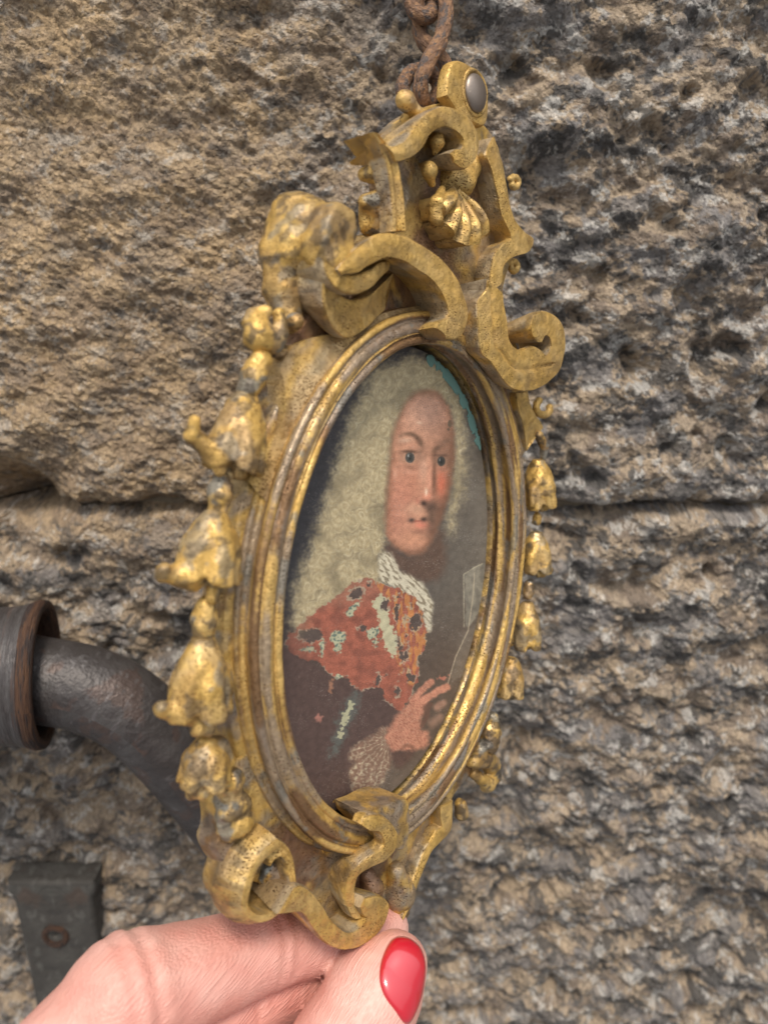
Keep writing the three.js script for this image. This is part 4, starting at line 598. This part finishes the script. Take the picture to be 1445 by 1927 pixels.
// ---------------------------------------------------------------- the hand
{
  const c3 = (px, py, d) => { const p = camPoint(px, py, d); return [p.x, p.y, p.z]; };
  const J = { tip: c3(722, 1748, 13.6), dip: c3(495, 1784, 12), pip: c3(240, 1876, 10.6), mcp: c3(-150, 2330, 9.2) };
  const M = { tip: c3(690, 1805, 14.0), dip: c3(590, 1806, 13.2), pip: c3(380, 1900, 11.9), mcp: c3(-90, 2500, 9.8) };
  const Rg = { tip: c3(660, 1850, 14.6), dip: c3(600, 1880, 14), pip: c3(420, 2020, 12.3), mcp: c3(-20, 2650, 10.6) };
  const Lt = { tip: c3(600, 1990, 14), dip: c3(540, 2030, 13.2), pip: c3(420, 2170, 12), mcp: c3(60, 2780, 11.2) };
  const T = { tip: c3(743, 1816, 12.2), pad: c3(706, 1866, 12.1), ip: c3(645, 1990, 11.6), mcp: c3(480, 2350, 10.4), cmc: c3(200, 2800, 10) };
  const W = c3(-60, 3200, 10.5);
  const finger = (f, r) => [cone(f.tip, f.dip, r[0], r[1]), cone(f.dip, f.pip, r[1], r[2]), cone(f.pip, f.mcp, r[2] * 0.97, r[3])];
  const fi = [finger(J, [0.44, 0.61, 0.8, 0.95]), finger(M, [0.6, 0.7, 0.8, 0.95]), finger(Rg, [0.58, 0.66, 0.76, 0.9]), finger(Lt, [0.5, 0.58, 0.66, 0.85])];
  const th = [cone(T.tip, T.pad, 0.52, 0.74), cone(T.pad, T.ip, 0.74, 0.86), cone(T.ip, T.mcp, 0.84, 1.05), cone(T.mcp, T.cmc, 1.05, 1.3)];
  const palm = [cone(J.mcp, M.mcp, 1.05, 1.05), cone(M.mcp, Rg.mcp, 1.05, 1), cone(Rg.mcp, Lt.mcp, 1, 0.95), cone(J.mcp, W, 1.1, 1.7), cone(Rg.mcp, W, 1.05, 1.7), cone(Lt.mcp, W, 1, 1.6), cone(T.cmc, W, 1.3, 1.7), cone(T.cmc, J.mcp, 1.1, 0.9)];
  const knuckle = cone(J.pip, J.pip, 0.84, 0.84), thumbOnly = (x, y, z) => { let d = 1e9; for (const f of th) d = smin(d, f(x, y, z), 0.12); return d; };
  const f = (x, y, z) => {
    let d = 1e9;
    for (const g of fi) { let e = 1e9; for (const q of g) e = smin(e, q(x, y, z), 0.12); d = smin(d, e, 0.04); }
    d = smin(d, knuckle(x, y, z), 0.1); d = smin(d, thumbOnly(x, y, z), 0.03); let p = 1e9; for (const q of palm) p = smin(p, q(x, y, z), 0.5); d = smin(d, p, 0.5);
    return Math.abs(d) < 0.3 ? d + 0.018 * fbm(x * 1.6, y * 1.6, z * 1.6, 2) : d;
  };
  const crease = (x, y, z) => {                                            // skin folds at the joints
    let e = 0; const fold = (a, b, off, wd, dp) => { const dx = b[0] - a[0], dy = b[1] - a[1], dz = b[2] - a[2], L = Math.hypot(dx, dy, dz), s = ((x - a[0]) * dx + (y - a[1]) * dy + (z - a[2]) * dz) / L - off + 0.05 * N(x * 2, y * 2, z * 2), q = Math.hypot(x - a[0], y - a[1], z - a[2]); if (q < 0.98) e += dp * Math.exp(-((s / wd) ** 2)); };
    fold(J.dip, J.tip, 0.0, 0.05, 0.045); fold(J.pip, J.dip, 0.1, 0.07, 0.06); fold(J.pip, J.dip, -0.2, 0.06, 0.045); fold(J.dip, J.tip, 0.22, 0.05, 0.025); fold(J.pip, J.dip, 0.75, 0.05, 0.016); fold(J.pip, J.dip, -0.45, 0.05, 0.02); fold(J.dip, J.tip, 0.6, 0.05, 0.012); return e;
  };
  const all = [...Object.values(J), ...Object.values(M), ...Object.values(Rg), ...Object.values(Lt), ...Object.values(T), W], [lo, hi] = bounds(all, 1.6);
  lo[1] = Math.max(lo[1], -17);
  const g = net((x, y, z) => { const d = f(x, y, z); return Math.abs(d) < 0.2 ? d + crease(x, y, z) : d; }, lo, hi, 0.085);
  const p = g.attributes.position, n = p.count, col = new Float32Array(n * 3), uv = new Float32Array(n * 2), base = toWorld(V3(...T.ip));
  const hand = new THREE.Group(); hand.position.copy(base);
  for (let i = 0; i < n; i++) {
    const x = p.getX(i), y = p.getY(i), z = p.getZ(i), m = fbm(x * 0.9, y * 0.9, z * 0.9, 3);
    const c = mix3([0.56, 0.26, 0.21], [0.61, 0.325, 0.27], ss(-0.3, 0.3, m)).map((v, q) => v * (1 + [0.05, 0.12, 0.12][q] * fbm(x * 4, y * 4, z * 4, 3))); const rd = Math.exp(-(((x - J.dip[0]) ** 2 + (y - J.dip[1]) ** 2 + (z - J.dip[2]) ** 2) / 0.8)) * 0.5; col.set(mix3(c, [0.54, 0.19, 0.145], rd), i * 3); uv.set([x * 0.5 + z * 0.4, y * 0.5 + z * 0.3], i * 2);
    const q = toWorld(V3(x, y, z)).sub(base); p.setXYZ(i, q.x, q.y, q.z);
  }
  g.setAttribute('color', new THREE.BufferAttribute(col, 3)); g.setAttribute('uv', new THREE.BufferAttribute(uv, 2)); g.computeVertexNormals();
  const skinBump = dataMap(512, 512, (u, v) => { const k = cells(u * 46 + 0.4 * N(u * 30, v * 30, 3), v * 46, 5), h = 0.25 + 0.5 * Math.min(1, (k.e - k.d) * 1.6) + 0.2 * fbm(u * 20, v * 20, 2, 3); return [h, h, h]; }, false);
  part(g, new THREE.MeshPhysicalMaterial({ vertexColors: true, bumpMap: skinBump, bumpScale: 0.00016, roughness: 0.5, sheen: 0.25, sheenColor: new THREE.Color(0.9, 0.6, 0.5), sheenRoughness: 0.5 }), 'skin', hand);
  thing(hand, 'hand', 'hand with red painted thumbnail pinching the bottom of the gilt frame', 'hand');
  // the lacquered thumbnail, laid on the thumb
  const hit = (px, py) => { const d = camPoint(px, py, 1).normalize(); let t = 11; for (let i = 0; i < 120; i++) { const e = thumbOnly(d.x * t, d.y * t, d.z * t); t += e * 0.7; if (e < 1e-4) break; } return d.multiplyScalar(t); };
  const nail = [[741, 1766], [765, 1764], [788, 1780], [799, 1808], [797, 1850], [786, 1895], [766, 1928], [742, 1902], [722, 1872], [714, 1842], [720, 1800]], ctr = [757, 1843], pos = [], idx = [], rings = 12, seg = 66;
  const out = new THREE.CatmullRomCurve3(nail.map((q) => V3(...q, 0)), true, 'centripetal').getPoints(seg).slice(0, seg);
  for (let r = 0; r <= rings + 1; r++) for (let s = 0; s < seg; s++) {
    const k = Math.min(r, rings) / rings, q = [mix(ctr[0], out[s].x, k), mix(ctr[1], out[s].y, k)], h = hit(...q), e = 0.02, v = h; const nx = thumbOnly(v.x + e, v.y, v.z) - thumbOnly(v.x - e, v.y, v.z), ny = thumbOnly(v.x, v.y + e, v.z) - thumbOnly(v.x, v.y - e, v.z), nz = thumbOnly(v.x, v.y, v.z + e) - thumbOnly(v.x, v.y, v.z - e), l = Math.hypot(nx, ny, nz) || 1;
    const up = r > rings ? -0.05 : 0.055 * Math.sqrt(Math.max(0, 1 - k ** 6)) + 0.01, w = toWorld(V3(h.x + nx / l * up, h.y + ny / l * up, h.z + nz / l * up)).sub(base); pos.push(w.x, w.y, w.z);
    if (r <= rings) { const a = r * seg + s, b = r * seg + (s + 1) % seg; idx.push(a, a + seg, b, b, a + seg, b + seg); }
  }
  const ng = new THREE.BufferGeometry(); ng.setAttribute('position', new THREE.Float32BufferAttribute(pos, 3)); ng.setIndex(idx); ng.computeVertexNormals();
  part(ng, new THREE.MeshPhysicalMaterial({ color: new THREE.Color().setRGB(0.43, 0.008, 0.02), roughness: 0.3, clearcoat: 1, clearcoatRoughness: 0.06 }), 'thumbnail', hand).userData.label = 'glossy red painted thumbnail';
}

renderer.render(scene, camera);
